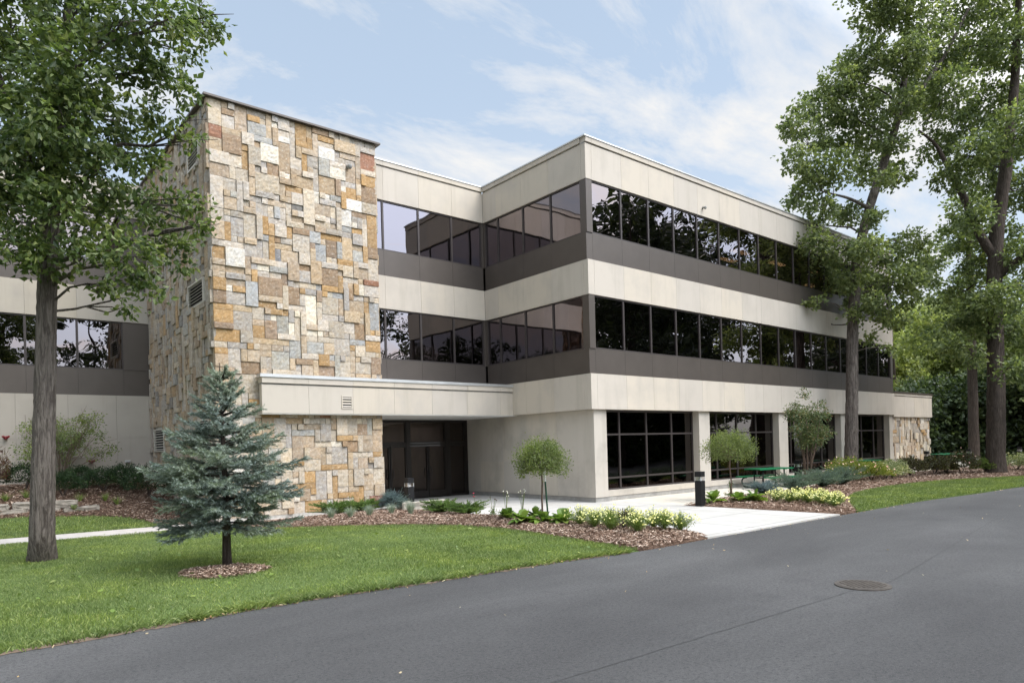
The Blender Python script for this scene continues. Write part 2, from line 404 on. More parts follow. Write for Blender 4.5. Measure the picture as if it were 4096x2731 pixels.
# stones measured on the tower front: zoom origin, then left, top, right, bottom, tone
STONES = {
 'A': (800, 350, 3.485, "130,135,290,515,w 130,485,295,690,r 290,180,475,265,t 295,240,470,365,d 295,330,475,550,w 485,235,665,605,p 680,285,945,490,g 680,435,950,670,b 955,365,1040,695,t 1050,395,1220,655,w 1055,625,1222,745,W 300,530,580,670,t 300,615,590,945,d 130,670,300,880,t 585,605,770,810,w 775,650,1045,790,b 780,740,860,825,p 880,765,1058,1060,W 1060,720,1240,1180,p 600,775,690,865,o 605,860,700,1150,o 700,810,880,1105,g 145,870,395,1110,w 400,925,590,1140,w 155,1060,410,1280,p 705,1080,795,1265,p 795,1105,880,1205,g 890,1035,970,1215,d 985,1060,1165,1250,d 1165,1180,1245,1285,W 410,1120,500,1305,w 505,1145,695,1340,g 705,1270,795,1545,t 800,1205,1070,1510,w 1075,1275,1240,1365,p 1085,1355,1170,1535,t 1180,1370,1394,1480,o 160,1250,320,1654,w 325,1280,500,1495,g 330,1490,515,1690,t 520,1325,610,1700,g 615,1345,710,1625,w"),
 'C': (800, 750, 3.485, "170,240,340,450,g 430,295,605,405,g 160,435,340,740,t 345,465,435,750,o 435,390,625,690,g 625,335,815,720,g 820,360,905,730,w 810,185,985,375,g 990,215,1080,395,b 1080,230,1170,410,w 910,385,1170,500,w 915,465,1000,655,o 1005,485,1180,685,w 1185,520,1270,700,o 920,655,1005,1020,o 1015,665,1100,760,d 1105,685,1270,775,g 1020,755,1280,875,t 1015,860,1100,1040,B 1110,875,1370,1070,t 240,740,430,850,w 440,770,625,885,w 175,825,345,1020,o 350,855,630,1160,W 635,805,815,1000,g 825,725,915,1005,g 180,1020,355,1210,t 640,990,730,1175,p 740,1005,1000,1110,t 360,1135,635,1260,g 195,1215,355,1410,o 370,1230,640,1345,t 370,1330,455,1420,W 465,1345,640,1450,o 650,1270,835,1650,b 845,1200,1110,1490,d 935,1130,1195,1235,b 1020,1040,1190,1140,w 1205,1060,1370,1340,p 1210,1350,1370,1615,d 1115,1330,1210,1690,w 200,1410,355,1605,d 365,1430,645,1640,g 850,1480,1115,1590,t"),
 'B': (1150, 400, 3.485, "110,345,270,600,o 270,345,355,575,t 375,375,600,550,d 375,500,445,765,t 450,520,680,665,o 685,530,915,810,t 450,620,690,835,W 695,770,930,890,t 460,800,615,1075,b 620,915,775,1110,W 1010,690,1210,970,r 925,590,1080,690,w 935,750,1005,1085,t 780,880,935,1150,p 460,1060,705,1330,p 115,605,275,715,o 205,725,285,990,o 290,750,450,940,g 30,780,190,970,w 125,1060,370,1270,t 210,985,370,1100,w 380,940,455,1290,g 1030,1190,1220,1385,d 1110,1035,1225,1210,o 1020,1020,1090,1180,o 720,1190,790,1275,W 800,1215,945,1395,o 800,1385,1030,1575,W 715,1280,790,1530,o 210,1260,375,1790,w 0,1205,205,1330,o 40,1310,200,1500,w 545,1335,620,1410,W"),
 'D': (1150, 800, 3.485, "45,90,210,200,B 390,0,630,275,t 390,250,635,440,w 640,120,715,460,w 720,150,870,410,W 875,185,1105,290,d 1110,225,1215,400,o 885,265,955,420,W 720,400,880,490,b 490,440,730,550,o 315,415,480,590,b 560,545,720,800,d 740,485,890,835,t 410,600,570,870,b 320,585,400,665,d 320,675,410,850,t 55,365,295,480,d 55,460,305,740,g 585,795,660,880,w 665,810,890,915,o 895,685,1045,855,b 1055,620,1135,865,o 160,735,320,920,w 750,915,900,1085,w 910,850,985,1100,t 495,970,735,1245,d 165,1105,415,1290,w 1070,1130,1270,1235,r 990,950,1140,1120,t 1145,810,1280,1140,w 500,1240,740,1320,o 840,1360,1065,1590,t 1070,1220,1265,1390,w 920,1195,980,1355,o 265,1290,425,1720,W 175,1280,255,1355,o 600,1330,760,1410,b 515,1320,590,1395,o 1150,1390,1260,1850,b"),
 'E': (800, 1150, 3.485, "205,210,455,310,o 205,305,460,505,o 235,505,460,600,d 215,595,570,795,o 465,240,745,340,t 475,330,755,620,g 760,270,940,450,w 950,285,1115,380,o 955,375,1035,460,W 870,460,1045,740,d 1045,385,1220,660,b 845,180,1035,275,o 1130,295,1215,390,o 585,625,765,810,g 785,730,1220,840,t 215,790,390,880,w 395,810,580,1085,w 685,820,860,1005,t 595,1010,860,1195,d 975,845,1235,1120,b 890,930,970,1195,g 980,1115,1240,1205,w 600,1195,845,1475,w 235,1090,480,1170,p"),
 'F': (1150, 1150, 3.485, "925,490,1080,745,d 1090,670,1310,765,w 1095,765,1275,930,o 1170,940,1280,1180,d 440,440,605,620,w 455,620,530,700,W 610,460,770,720,g 625,725,855,990,g 290,785,540,965,b 110,960,360,1050,d 465,1070,700,1240,d 200,1055,370,1220,t 385,965,460,1225,t 705,990,870,1250,g 950,830,1095,1000,w 870,820,940,900,o 875,910,950,1165,t 955,1005,1175,1175,g 865,745,1090,825,b 1090,330,1160,665,t 40,1125,200,1215,w"),
 'G': (1000, 1400, 1.96, "280,515,420,600,p 170,510,270,660,g 430,560,560,605,t 325,610,515,655,b 325,665,430,860,p 430,665,515,755,p 570,560,660,700,g 660,515,750,650,w 750,515,835,650,w 845,560,920,655,d 975,515,1050,600,t 980,610,1050,795,p 930,520,970,650,b 435,765,475,860,w 480,765,575,860,p 620,760,755,900,g 760,710,840,800,d 895,705,975,795,t 810,805,935,845,w 980,800,1050,840,o 855,850,940,940,p 440,865,575,960,w 625,905,765,950,o 535,965,630,1155,g 635,965,675,1155,o 440,965,530,1015,o 395,1020,530,1060,o 395,1070,485,1165,p 815,950,900,1040,w 905,950,985,1085,t 1000,1040,1075,1130,t 690,1100,815,1145,o 685,1055,765,1095,w 825,1095,860,1185,o 865,1045,905,1185,o 910,1090,995,1130,w 955,1130,1075,1210,r 445,1165,580,1255,o 595,1160,635,1205,W 735,1150,820,1220,w 985,850,1050,935,w 985,940,1050,1030,w 530,520,650,555,r"),
}
SIZES = [(1, 1), (1, 1), (1, 2), (2, 1), (1, 3), (3, 1), (2, 2), (2, 2), (2, 3), (3, 2), (3, 3), (1, 2), (2, 1), (1, 4), (2, 4), (3, 1)]

def pack(W, H, pre, weights):
    occ = np.zeros((W, H), bool); out = []
    for i0, i1, j0, j1, t in pre:
        i0, j0 = max(i0, 0), max(j0, 0); i1, j1 = min(max(i1, i0 + 1), W), min(max(j1, j0 + 1), H)
        while i1 > i0 and j1 > j0 and occ[i0:i1, j0:j1].any():     # trim against what is laid already
            best = None
            for c in ((i0 + 1, i1, j0, j1), (i0, i1 - 1, j0, j1), (i0, i1, j0 + 1, j1), (i0, i1, j0, j1 - 1)):
                if c[1] > c[0] and c[3] > c[2]:
                    k = occ[c[0]:c[1], c[2]:c[3]].mean()
                    if best is None or k < best[0]: best = (k, c)
            if best is None: break
            i0, i1, j0, j1 = best[1]
        else:
            if i1 > i0 and j1 > j0: occ[i0:i1, j0:j1] = True; out.append((i0, i1, j0, j1, t))
    tones, p = zip(*weights.items()); p = np.array(p) / sum(p)
    for j in range(H):
        for i in range(W):
            if occ[i, j]: continue
            for w, h in random.sample(SIZES, 6) + [(1, 1)]:
                if i + w <= W and j + h <= H and not occ[i:i + w, j:j + h].any():
                    occ[i:i + w, j:j + h] = True
                    out.append((i, i + w, j, j + h, tones[rng.choice(len(tones), p=p)])); break
    return out

def shade(t):
    c = np.array(TONE[t]) * rng.uniform(.86, 1.14)
    return np.clip(c * (1 + rng.uniform(-1, 1) * np.array([.03, 0, -.07])), 0, 1)

def rock_block(mb, s0, s1, z0, z1, depth, place, col):
    """one split-face block: rough, slightly pillowed front face"""
    g = .005
    s0 += g; s1 -= g; z0 += g; z1 -= g
    ns = max(2, int((s1 - s0) / .07) + 1); nz = max(2, int((z1 - z0) / .07) + 1)
    ss = np.linspace(s0, s1, ns + 1); zz = np.linspace(z0, z1, nz + 1)
    v = []
    for b, z in enumerate(zz):
        for a, s in enumerate(ss):
            e = a in (0, ns) or b in (0, nz)
            d = depth - (.005 if e else 0) + (rng.uniform(-.003, .003) if e else rng.uniform(-.008, .008))
            v.append(place(s, d, z))
    w = ns + 1
    f = [(b * w + a, b * w + a + 1, (b + 1) * w + a + 1, (b + 1) * w + a) for b in range(nz) for a in range(ns)]
    k = len(v)
    rim = [b * 0 + a for a in range(w)] + [b * w + ns for b in range(1, nz + 1)] + [nz * w + a for a in range(ns - 1, -1, -1)] + [b * w for b in range(nz - 1, 0, -1)]
    for q in rim:
        s = ss[q % w]; z = zz[q // w]
        v.append(place(s, -.06, z))
    m = len(rim)
    f += [(rim[q], k + q, k + (q + 1) % m, rim[(q + 1) % m]) for q in range(m)]
    mb.add(v, f, col)

bld = thing('office_building', 'three storey office building of pale precast concrete with dark window bands and a stone tower', 'building', (0, 0, 0))
XL, XR, YT, ZT = -10.218, -5.176, 4.255, 11.58
D1 = 5.424
uu = (XR - XL) / 29; hz = (ZT - .10) / 66
pre = []
for k, (ox, oy, sc, txt) in STONES.items():
    for q in txt.split():
        x0, y0, x1, y1, t = q.split(',')
        a = on((ox + float(x0) / sc) / KK, (oy + float(y0) / sc) / KK, 1, YT - .03)
        b = on((ox + float(x1) / sc) / KK, (oy + float(y1) / sc) / KK, 1, YT - .03)
        pre.append((round((a[0] - XL) / uu), round((b[0] - XL) / uu), round((b[2] - .10) / hz), round((a[2] - .10) / hz), t))
mb = MB()
for i0, i1, j0, j1, t in pack(29, 66, pre, dict(w=6, g=4, t=5, p=2.2, o=1.8, b=.8, d=.7, W=1.2)):
    d = rng.choice([0, .01, .022, .042, .062])
    rock_block(mb, XL + i0 * uu, XL + i1 * uu, .10 + j0 * hz, .10 + j1 * hz, d, lambda s, d, z: (s, YT - d, z), shade(t))
YF = 11.9
nl = 44; ul = (YF - YT) / nl
LOUV = [(9.96, 11.36, 2.03, 2.80), (4.84, 6.08, 2.13, 2.89), (5.02, 6.55, 6.15, 6.86), (5.1, 6.22, 10.12, 10.75)]
holes = [(round((a - YT) / ul), round((b - YT) / ul), round((c - .10) / hz), round((d - .10) / hz), '#') for a, b, c, d in LOUV]
for i0, i1, j0, j1, t in pack(nl, 66, holes, dict(w=2.5, g=6, t=2.2, p=4, o=.7, b=3.2, d=1.6, B=.3)):
    if t == '#': continue
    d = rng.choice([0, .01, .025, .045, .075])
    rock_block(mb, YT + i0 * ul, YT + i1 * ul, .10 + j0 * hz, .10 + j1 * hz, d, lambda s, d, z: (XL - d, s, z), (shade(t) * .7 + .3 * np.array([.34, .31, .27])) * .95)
tower = mb.build('stone_tower', M['stone'], bld)
mb = MB(); mb.box(XL + .03, XR - .02, YT + .03, YF + .5, 0.0, ZT - .02)
mb.box(XL + .0, XR + .0, YT + .01, YT + .35, -.2, .10)
mb.build('mortar_backing', M['mortar'], tower)
mb = MB()
for j in range(66):
    if j * hz < 9: pass
nr = 16; ur = (YF - YT) / 44
for i0, i1, j0, j1, t in pack(10, 66, [], dict(w=5, g=4, t=4, p=3, o=2.2, b=1.3, d=1)):
    rock_block(mb, YT + i0 * .17, YT + i1 * .17, .10 + j0 * hz, .10 + j1 * hz, rng.choice([0, .02, .05]), lambda s, d, z: (XR + d, s, z), shade(t))
mb.build('side_stones', M['stone'], tower)
mb = MB(); mb.box(XL - .14, XR + .14, YT - .14, YF + .4, ZT, ZT + .055)
mb.build('coping', M['brown'], tower)
for a, b, c, d in LOUV:
    lo = MB(); x = XL - .05
    lo.box(x, XL + .04, a - .02, a + .04, c, d); lo.box(x, XL + .04, b - .04, b + .02, c, d)
    lo.box(x, XL + .04, a + .04, b - .04, c, c + .04); lo.box(x, XL + .04, a + .04, b - .04, d - .04, d)
    k = int(round((d - c - .08) / .085))
    for q in range(k):
        zc = c + .04 + (q + .5) * (d - c - .08) / k
        y0, y1 = a + .041, b - .041
        lo.add([(x + .01, y0, zc - .014), (x + .01, y1, zc - .014), (XL + .02, y1, zc + .018), (XL + .02, y0, zc + .018),
                (x + .01, y0, zc - .022), (x + .01, y1, zc - .022), (XL + .02, y1, zc + .010), (XL + .02, y0, zc + .010)],
               [(0, 1, 2, 3), (7, 6, 5, 4), (0, 4, 5, 1), (2, 6, 7, 3)])
    lo.build('louver', M['louver'], tower)
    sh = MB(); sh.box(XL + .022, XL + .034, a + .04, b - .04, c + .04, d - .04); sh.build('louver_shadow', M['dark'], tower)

def camera_dome(y, x, z, parent, k=1.0):
    c = MB()
    c.obox((x, y, z + .02 * k), (.10 * k, .10, .12 * k)); c.tube([(x, y, z + .03 * k), (x, y - .16 * k, z + .05 * k)], .03 * k)
    c.lathe([(.02 * k, .09 * k), (.075 * k, .07 * k), (.085 * k, .02 * k), (.08 * k, -.03 * k), (.055 * k, -.08 * k), (.015 * k, -.10 * k)], 14, (x, y - .17 * k, z - .02 * k))
    return c.build('security_camera', M['plinth'], parent, True)
camera_dome(YT - .05, -6.14, 10.63, tower, .8)

# ---- wall frames: R faces the road (y=0), T is the return wall (x=0), B the recessed back wall, L the left wing
WALLS = {'R': lambda s, n: (s, -n), 'T': lambda s, n: (-n, s), 'B': lambda s, n: (s, D1 - n), 'L': lambda s, n: (s, YF - n)}
def wbox(mb, w, s0, s1, n0, n1, z0, z1):
    a = WALLS[w](s0, n0); b = WALLS[w](s1, n1)
    mb.box(a[0], b[0], a[1], b[1], z0, z1)
G = .0065
def panels(name, w, edges, z0, z1, mat, n1=0.0, n0=-.20, back=True, parent=None, zsplit=None):
    mb = MB()
    for a, b in zip(edges[:-1], edges[1:]):
        if zsplit:
            wbox(mb, w, a + G / 2, b - G / 2, n0, n1, z0, zsplit - G / 2); wbox(mb, w, a + G / 2, b - G / 2, n0, n1, zsplit + G / 2, z1)
        else: wbox(mb, w, a + G / 2, b - G / 2, n0, n1, z0, z1)
    if back:
        wbox(mb, w, edges[0] + .02, edges[-1] - .02, n0 - .08, n1 - .025, z0 + .012, z1 - .012)
    return mb.build(name, mat, parent or bld)
Z3W, Z3T, Z3B, Z2W, Z2T, Z2B, ZS = 10.379, 8.673, 7.798, 6.682, 4.952, 4.147, 3.005
mod = 1.4285
RE = [0, .29] + [.29 + mod * k for k in range(1, 17)] + [23.46]
TE = [.205, .30, 1.74, 3.18, 4.61, D1 - .003]
BE = [XR + .1, -4.26, -2.84, -1.42, -.003]
LE = [-22.4, -20.96, -19.53, -18.1, -16.70, -15.27, -13.84, -12.40, -11.04, XL + .02]

# thin sills catch the light on top of each concrete band
for w, E in (('R', RE), ('T', TE), ('B', BE)):
    panels('parapet_band', w, E, Z3W, 11.50, M['panel'])
    mb = MB(); wbox(mb, w, E[0], E[-1], -.22, -.03, 11.50, 11.545); mb.build('parapet_reveal', M['plinth'], bld)
    panels('parapet_cap', w, E, 11.545, 11.70, M['panel'], n1=.035, back=False)
    panels('concrete_band', w, E, Z2W, Z3B, M['panel'])
    e0 = E
    panels('spandrel', w, E, Z3B + .002, Z3T, M['brown'], n1=-.045, n0=-.24, back=True)
    panels('spandrel', w, E, Z2B + .002, Z2T, M['brown'], n1=-.045, n0=-.24, back=True)
    if w != 'B': panels('concrete_band', w, E, ZS, Z2B, M['panel'])
panels('concrete_band', 'B', BE, ZS + .2, Z2B - .06, M['panel2'], n1=-.01)
# metal cap flashing round the roof edge
mb = MB()
mb.box(-.06, 23.52, -.06, .22, 11.703, 11.745); mb.box(-.06, .22, .221, D1 - .061, 11.703, 11.745)
mb.box(XR - .05, .22, D1 - .06, D1 + .22, 11.703, 11.745)
mb.build('cap_flashing', M['steel'], bld)

def glazing(w, s0, s1, z0, z1, gl, fr=.032, n1=-.05, n0=-.13, hbars=(), vbars=(), name='window', fm='frame'):
    """one bay: bronze frame, its pane a sub-part"""
    mb = MB(); e = .0015
    s0 += e; s1 -= e
    wbox(mb, w, s0, s0 + fr, n0, n1, z0, z1); wbox(mb, w, s1 - fr, s1, n0, n1, z0, z1)
    wbox(mb, w, s0 + fr, s1 - fr, n0, n1, z0, z0 + fr * 1.4); wbox(mb, w, s0 + fr, s1 - fr, n0, n1, z1 - fr * 1.4, z1)
    for h in hbars: wbox(mb, w, s0 + fr, s1 - fr, n0, n1 - .004, h - .03, h + .03)
    for v in vbars: wbox(mb, w, v - .03, v + .03, n0, n1 - .002, z0 + fr * 1.4, z1 - fr * 1.4)
    o = mb.build(name, M[fm], bld)
    pm = MB(); m = (n0 + n1) / 2
    wbox(pm, w, s0 + fr * .6, s1 - fr * .6, m - .006, m + .006, z0 + fr, z1 - fr)
    pm.build('pane', M[gl], o)
    return o
for z0, z1, gl in ((Z3T, Z3W, 'glass'), (Z2T, Z2W, 'glass')):
    for a, b in zip(RE[1:-2], RE[2:-1]): glazing('R', a, b, z0 + .002, z1 - .002, gl)
    for a, b in zip(TE[1:-1], TE[2:]): glazing('T', a, b - (.05 if b > 5 else 0), z0 + .002, z1 - .002, gl)
    for a, b in zip(BE[:-1], BE[1:]): glazing('B', a, b - (.07 if b > -.1 else 0), z0 + .002, z1 - .002, gl)
    mb = MB()                                             # bronze corner column, two faced
    mb.box(.015, .285, .015, .25, z0 + .003, z1 - .003); mb.box(.02, .25, .25, .298, z0 + .003, z1 - .003)
    mb.build('corner_column', M['brown'], bld)
    mb = MB(); mb.box(RE[-2] + .003, 23.44, .02, .24, z0 + .003, z1 - .003); mb.build('corner_column', M['brown'], bld)
    mb = MB(); mb.box(.02, .12, D1 - .055, D1 + .1, z0 + .003, z1 - .003); mb.box(-.07, .019, D1 + .03, D1 + .12, z0 + .003, z1 - .003)
    mb.build('corner_column', M['brown'], bld)
camera_dome(-.02, 6.32, 10.67, bld, .62)

# ---- ground floor of the right block: piers, sills, large windows with cross bars
YP, YW = .12, .40
PX = [(.205, .80), (5.90, 6.58), (11.66, 12.40), (17.42, 18.20), (23.05, 23.46)]
for a, b in PX:
    mb = MB()
    mb.box(a, b, YP, .9, .15, 1.31 - G / 2); mb.box(a, b, YP, .9, 1.31 + G / 2, ZS - .002); mb.box(a + .02, b - .02, YP + .02, .85, 1.2, 1.4)
    mb.build('pier', M['panel2'], bld)
    mb = MB(); mb.box(a + .03, b - .0, YP + .03, .95, -.2, .148); mb.build('plinth', M['plinth'], bld)
for (a0, a), (b, b0) in zip(PX[:-1], PX[1:]):
    n = 4; vs = [.29 + mod * k + .03 for k in range(20)]
    vb = [v for v in vs if a + .35 < v < b - .35]
    # front frame sits back between the piers
    mb = MB(); f = .05
    e = .002
    for x0, x1 in ((a + e, a + f), (b - f, b - e)): mb.box(x0, x1, YW, YW + .1, .335, ZS - .004)
    for z0, z1 in ((.335, .335 + f), (ZS - .06, ZS - .004)): mb.box(a + f, b - f, YW, YW + .1, z0, z1)
    for h in (.735, 2.19): mb.box(a + f, b - f, YW + .006, YW + .095, h - .03, h + .03)
    for v in vb: mb.box(v - .032, v + .032, YW + .003, YW + .098, .335 + f, ZS - .06)
    o = mb.build('window', M['frame'], bld)
    pm = MB(); pm.box(a + .03, b - .03, YW + .045, YW + .057, .36, ZS - .03); pm.build('pane', M['glass2'], o)
    mb = MB()
    k = max(1, int(round((b - a) / mod)))
    for q in range(k):
        mb.box(a + (b - a) * q / k + .004, a + (b - a) * (q + 1) / k - .004, YP + .04, YW + .09, .15, .333)
    mb.build('sill', M['panel2'], bld)
    mb = MB(); mb.box(a, b, YP + .06, YW + .2, -.2, .148); mb.build('plinth', M['plinth'], bld)
# return wall below the band, set back under it
LT = [YP + .003, .45, 1.88, 3.37, 4.81, 6.24, 7.1]
mb = MB()
for a, b in zip(LT[:-1], LT[1:]):
    y0 = max(a, .0) + G / 2
    if a < .2: y0 = .905
    if y0 < b - .02 or a < .2:
        if a < .2: continue
        for z0, z1 in ((.15, 1.31 - G / 2), (1.31 + G / 2, ZS - .002)):
            mb.box(.205, .55, max(y0, .905), b - G / 2, z0, z1)
mb.box(.23, .5, .92, 7.05, .17, ZS - .03)
mb.build('return_wall', M['panel2'], bld)
mb = MB(); mb.box(.232, .6, .955, 7.1, -.2, .148); mb.build('plinth', M['plinth'], bld)
# soffit of the overhanging bands
mb = MB(); mb.box(.02, 23.4, .02, .5, ZS + .01, ZS + .1); mb.box(.02, .5, .5, 7.1, ZS + .012, ZS + .1); mb.build('soffit', M['soffit'], bld)

# ---- entrance canopy
YC, XC, CB, CT = 3.925, -9.083, 2.978, 4.103
JE = [XC, -7.72, -6.32, -4.89, -3.47, -2.04, -.59, -.004]
mb = MB()
for a, b in zip(JE[:-1], JE[1:]): mb.box(a + G / 2, b - G / 2, YC, YC + .16, CB + .02, 3.80)
mb.box(XC + .02, -.01, YC + .03, YT - .07, CB + .03, 3.79)
canopy = mb.build('entrance_canopy', M['panel'], bld)
mb = MB(); mb.box(XC + .012, -.006, YC + .035, YT - .06, 3.802, 3.848); mb.build('reveal', M['plinth'], canopy)
mb = MB()
for a, b in zip(JE[:-1], JE[1:]): mb.box(a + G / 2, b - G / 2, YC - .03, YC + .3, 3.85, 4.01)
mb.build('cornice', M['panel'], canopy)
mb = MB(); mb.box(XC - .05, -.004, YC - .06, YT - .078, 4.013, CT); mb.box(XR + .08, -.004, YT - .076, D1 + .02, 4.013, 4.08); mb.build('metal_coping', M['steel'], canopy)
mb = MB(); mb.box(XR + .02, .19, YC + .012, 7.25, CB - .003, CB + .017); mb.box(XC + .01, XR + .018, YC + .012, YT + .02, CB - .003, CB + .017); mb.build('soffit', M['soffit'], canopy)
vx0, vx1, vz0, vz1 = -6.70, -6.35, 3.15, 3.54
mb = MB(); mb.box(vx0, vx1, YC - .02, YC + .03, vz0, vz0 + .035); mb.box(vx0, vx1, YC - .02, YC + .03, vz1 - .035, vz1)
mb.box(vx0, vx0 + .03, YC - .02, YC + .03, vz0 + .035, vz1 - .035); mb.box(vx1 - .03, vx1, YC - .02, YC + .03, vz0 + .035, vz1 - .035)
for q in range(4):
    zc = vz0 + .075 + q * .08
    mb.add([(vx0 + .03, YC - .016, zc - .01), (vx1 - .03, YC - .016, zc - .01), (vx1 - .03, YC - .004, zc + .022), (vx0 + .03, YC - .004, zc + .022),
            (vx0 + .03, YC - .016, zc - .02), (vx1 - .03, YC - .016, zc - .02), (vx1 - .03, YC - .004, zc + .012), (vx0 + .03, YC - .004, zc + .012)], [(0, 1, 2, 3), (7, 6, 5, 4), (0, 4, 5, 1)])
vent = mb.build('wall_vent', M['panel'], canopy)
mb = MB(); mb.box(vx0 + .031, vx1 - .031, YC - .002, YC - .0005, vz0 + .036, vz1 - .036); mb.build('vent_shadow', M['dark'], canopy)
for x, y in ((-3.14, 6.3), (-1.87, 6.3), (-.6, 6.3)):
    mb = MB(); mb.lathe([(.09, -.012), (.10, 0)], 18, (x, y, CB - .004)); mb.build('downlight', M['steel'], canopy)

# ---- entrance doors at the back of the recess
DY = 7.1
def door_bay(x0, x1, z0, z1, name, fr=.05, handle=None):
    mb = MB()
    mb.box(x0, x0 + fr, DY, DY + .09, z0, z1); mb.box(x1 - fr, x1, DY, DY + .09, z0, z1)
    mb.box(x0 + fr, x1 - fr, DY, DY + .09, z1 - fr, z1); mb.box(x0 + fr, x1 - fr, DY, DY + .09, z0, z0 + (.24 if handle is not None else fr))
    o = mb.build(name, M['doorframe'], bld)
    pm = MB(); pm.box(x0 + fr * .5, x1 - fr * .5, DY + .04, DY + .052, z0 + .03, z1 - .03); pm.build('pane', M['doorglass'], o)
    if handle is not None:
        hm = MB(); hx = handle
        hm.tube([(hx, DY + .01, .80), (hx, DY - .06, .80), (hx, DY - .07, .84), (hx, DY - .07, 1.10), (hx, DY - .06, 1.14), (hx, DY + .01, 1.14)], .014, 8)
        hm.build('handle', M['black'], o)
    return o
for x0, x1, h in ((-4.10, -3.315, -3.39), (-3.285, -2.60, -3.21), (-2.46, -1.665, -1.74), (-1.635, -.84, -1.56)):
    door_bay(x0, x1, .03, 2.0, 'entrance_door', .055, h)
for x0, x1 in ((-4.10, -2.60), (-2.46, -.84), (-.66, .10)): door_bay(x0, x1, 2.10, 2.93, 'transom_window')
door_bay(-.66, .10, .03, 2.0, 'sidelight_window'); door_bay(-5.1, -4.24, .03, 2.93, 'sidelight_window')
mb = MB()
for x0, x1 in ((-4.238, -4.102), (-2.598, -2.462), (-.838, -.662), (.102, .205)): mb.box(x0, x1, DY - .02, DY + .12, .01, 2.97)
for x0, x1 in ((-4.10, -2.60), (-2.46, -.84), (-.66, .10)):
    mb.box(x0, x1, DY - .015, DY + .12, 2.003, 2.097); mb.box(x0, x1, DY - .015, DY + .12, 2.933, 2.97)
mb.build('door_frame', M['doorframe'], bld)

# ---- left wing beyond the tower
zb = [1.12, 4.02, 4.92, 6.60, 7.72, 8.62, 10.30, 11.50]
panels('wing_wall', 'L', [LE[0] + .0, -20.0, -18.55, -17.12, -15.6, -14.15, -12.72, -11.30, XL + .02], zb[0], zb[1], M['panel_shaded'], zsplit=2.55)
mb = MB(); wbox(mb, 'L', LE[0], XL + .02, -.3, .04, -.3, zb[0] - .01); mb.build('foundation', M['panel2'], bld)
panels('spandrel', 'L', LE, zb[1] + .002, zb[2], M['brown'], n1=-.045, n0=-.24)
panels('concrete_band', 'L', LE, zb[3], zb[4], M['panel_shaded'])
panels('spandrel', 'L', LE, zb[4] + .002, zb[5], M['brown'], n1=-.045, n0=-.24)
panels('parapet_band', 'L', LE, zb[6], zb[7], M['panel_shaded'])
for z0, z1 in ((zb[2], zb[3]), (zb[5], zb[6])):
    for a, b in zip(LE[:-2], LE[1:-1]): glazing('L', a, b, z0 + .002, z1 - .002, 'glass')
    mb = MB(); wbox(mb, 'L', LE[-2] + .002, LE[-1] - .002, -.2, -.03, z0 + .003, z1 - .003); mb.build('corner_column', M['brown'], bld)
# red fire hose connection and a tap on the wing wall
def hose(x, z):
    y = YF - .04
    c2 = MB(); c2.obox((x, YF - .03, z), (.10, .04, .10))
    c2.tube([(x, y, z), (x, y - .08, z - .01), (x, y - .10, z - .05)], .032, 10)
    for s in (-1, 1): c2.tube([(x, y - .07, z - .01), (x + s * .07, y - .11, z + .01), (x + s * .08, y - .13, z + .05)], [.03, .028, .034], 10)
    return c2.build('hose_connection', M['red'], bld, True)
hose(-14.42, 2.60); hose(-12.1, 1.75)
mb = MB(); mb.obox((-11.0, YF - .03, 1.72), (.16, .06, .09)); mb.tube([(-11.03, YF - .05, 1.72), (-11.03, YF - .12, 1.70)], .025); mb.tube([(-10.96, YF - .05, 1.72), (-10.96, YF - .12, 1.70)], .025)
mb.build('hose_tap', M['steel'], bld)
mb = MB(); k = YF - .012
for q in range(7): mb.box(-12.9, -12.35, k - .025, k, 1.95 + q * .12, 2.0 + q * .12)
mb.box(-12.95, -12.3, k + .0, k + .006, 1.9, 2.8)
mb.build('louver', M['louver'], bld)

# ---- single storey pavilion at the far end
mb = MB()
mb.box(23.47, 24.9, .045, .3, 2.9, 4.02); mb.box(24.912, 26.3, .045, .3, 2.9, 4.02); mb.box(26.312, 27.7, .045, .3, 2.9, 4.02); mb.box(27.712, 28.93, .045, .3, 2.9, 4.02)
mb.box(23.5, 28.9, .07, 8.0, 2.92, 4.0)
mb.build('pavilion_band', M['panel'], bld)
mb = MB(); mb.box(23.47, 28.96, .02, .32, 4.06, 4.20); mb.build('pavilion_cap', M['panel'], bld)
mb = MB(); mb.box(23.47, 28.95, .06, 8.0, 4.02, 4.058); mb.box(23.462, 29.0, -.03, 8.05, 4.203, 4.27); mb.build('pavilion_coping', M['brown'], bld)
mb = MB()
for i0, i1, j0, j1, t in pack(31, 16, [], dict(w=6, g=4, t=5, p=2, o=1.2, b=.8, W=1)):
    rock_block(mb, 23.5 + i0 * .174, 23.5 + i1 * .174, .08 + j0 * .176, .08 + j1 * .176, rng.choice([0, .02, .045, .07]), lambda s, d, z: (s, .20 - d, z), shade(t))
for i0, i1, j0, j1, t in pack(40, 16, [], dict(w=6, g=4, t=5, p=2, o=1.2)):
    rock_block(mb, .2 + i0 * .19, .2 + i1 * .19, .08 + j0 * .176, .08 + j1 * .176, rng.choice([0, .02, .05]), lambda s, d, z: (28.89 + d, s, z), shade(t))
pv = mb.build('pavilion_stone_wall', M['stone'], bld)
mb = MB(); mb.box(23.48, 28.86, .23, 7.9, 0, 2.899); mb.build('mortar_backing', M['mortar'], pv)

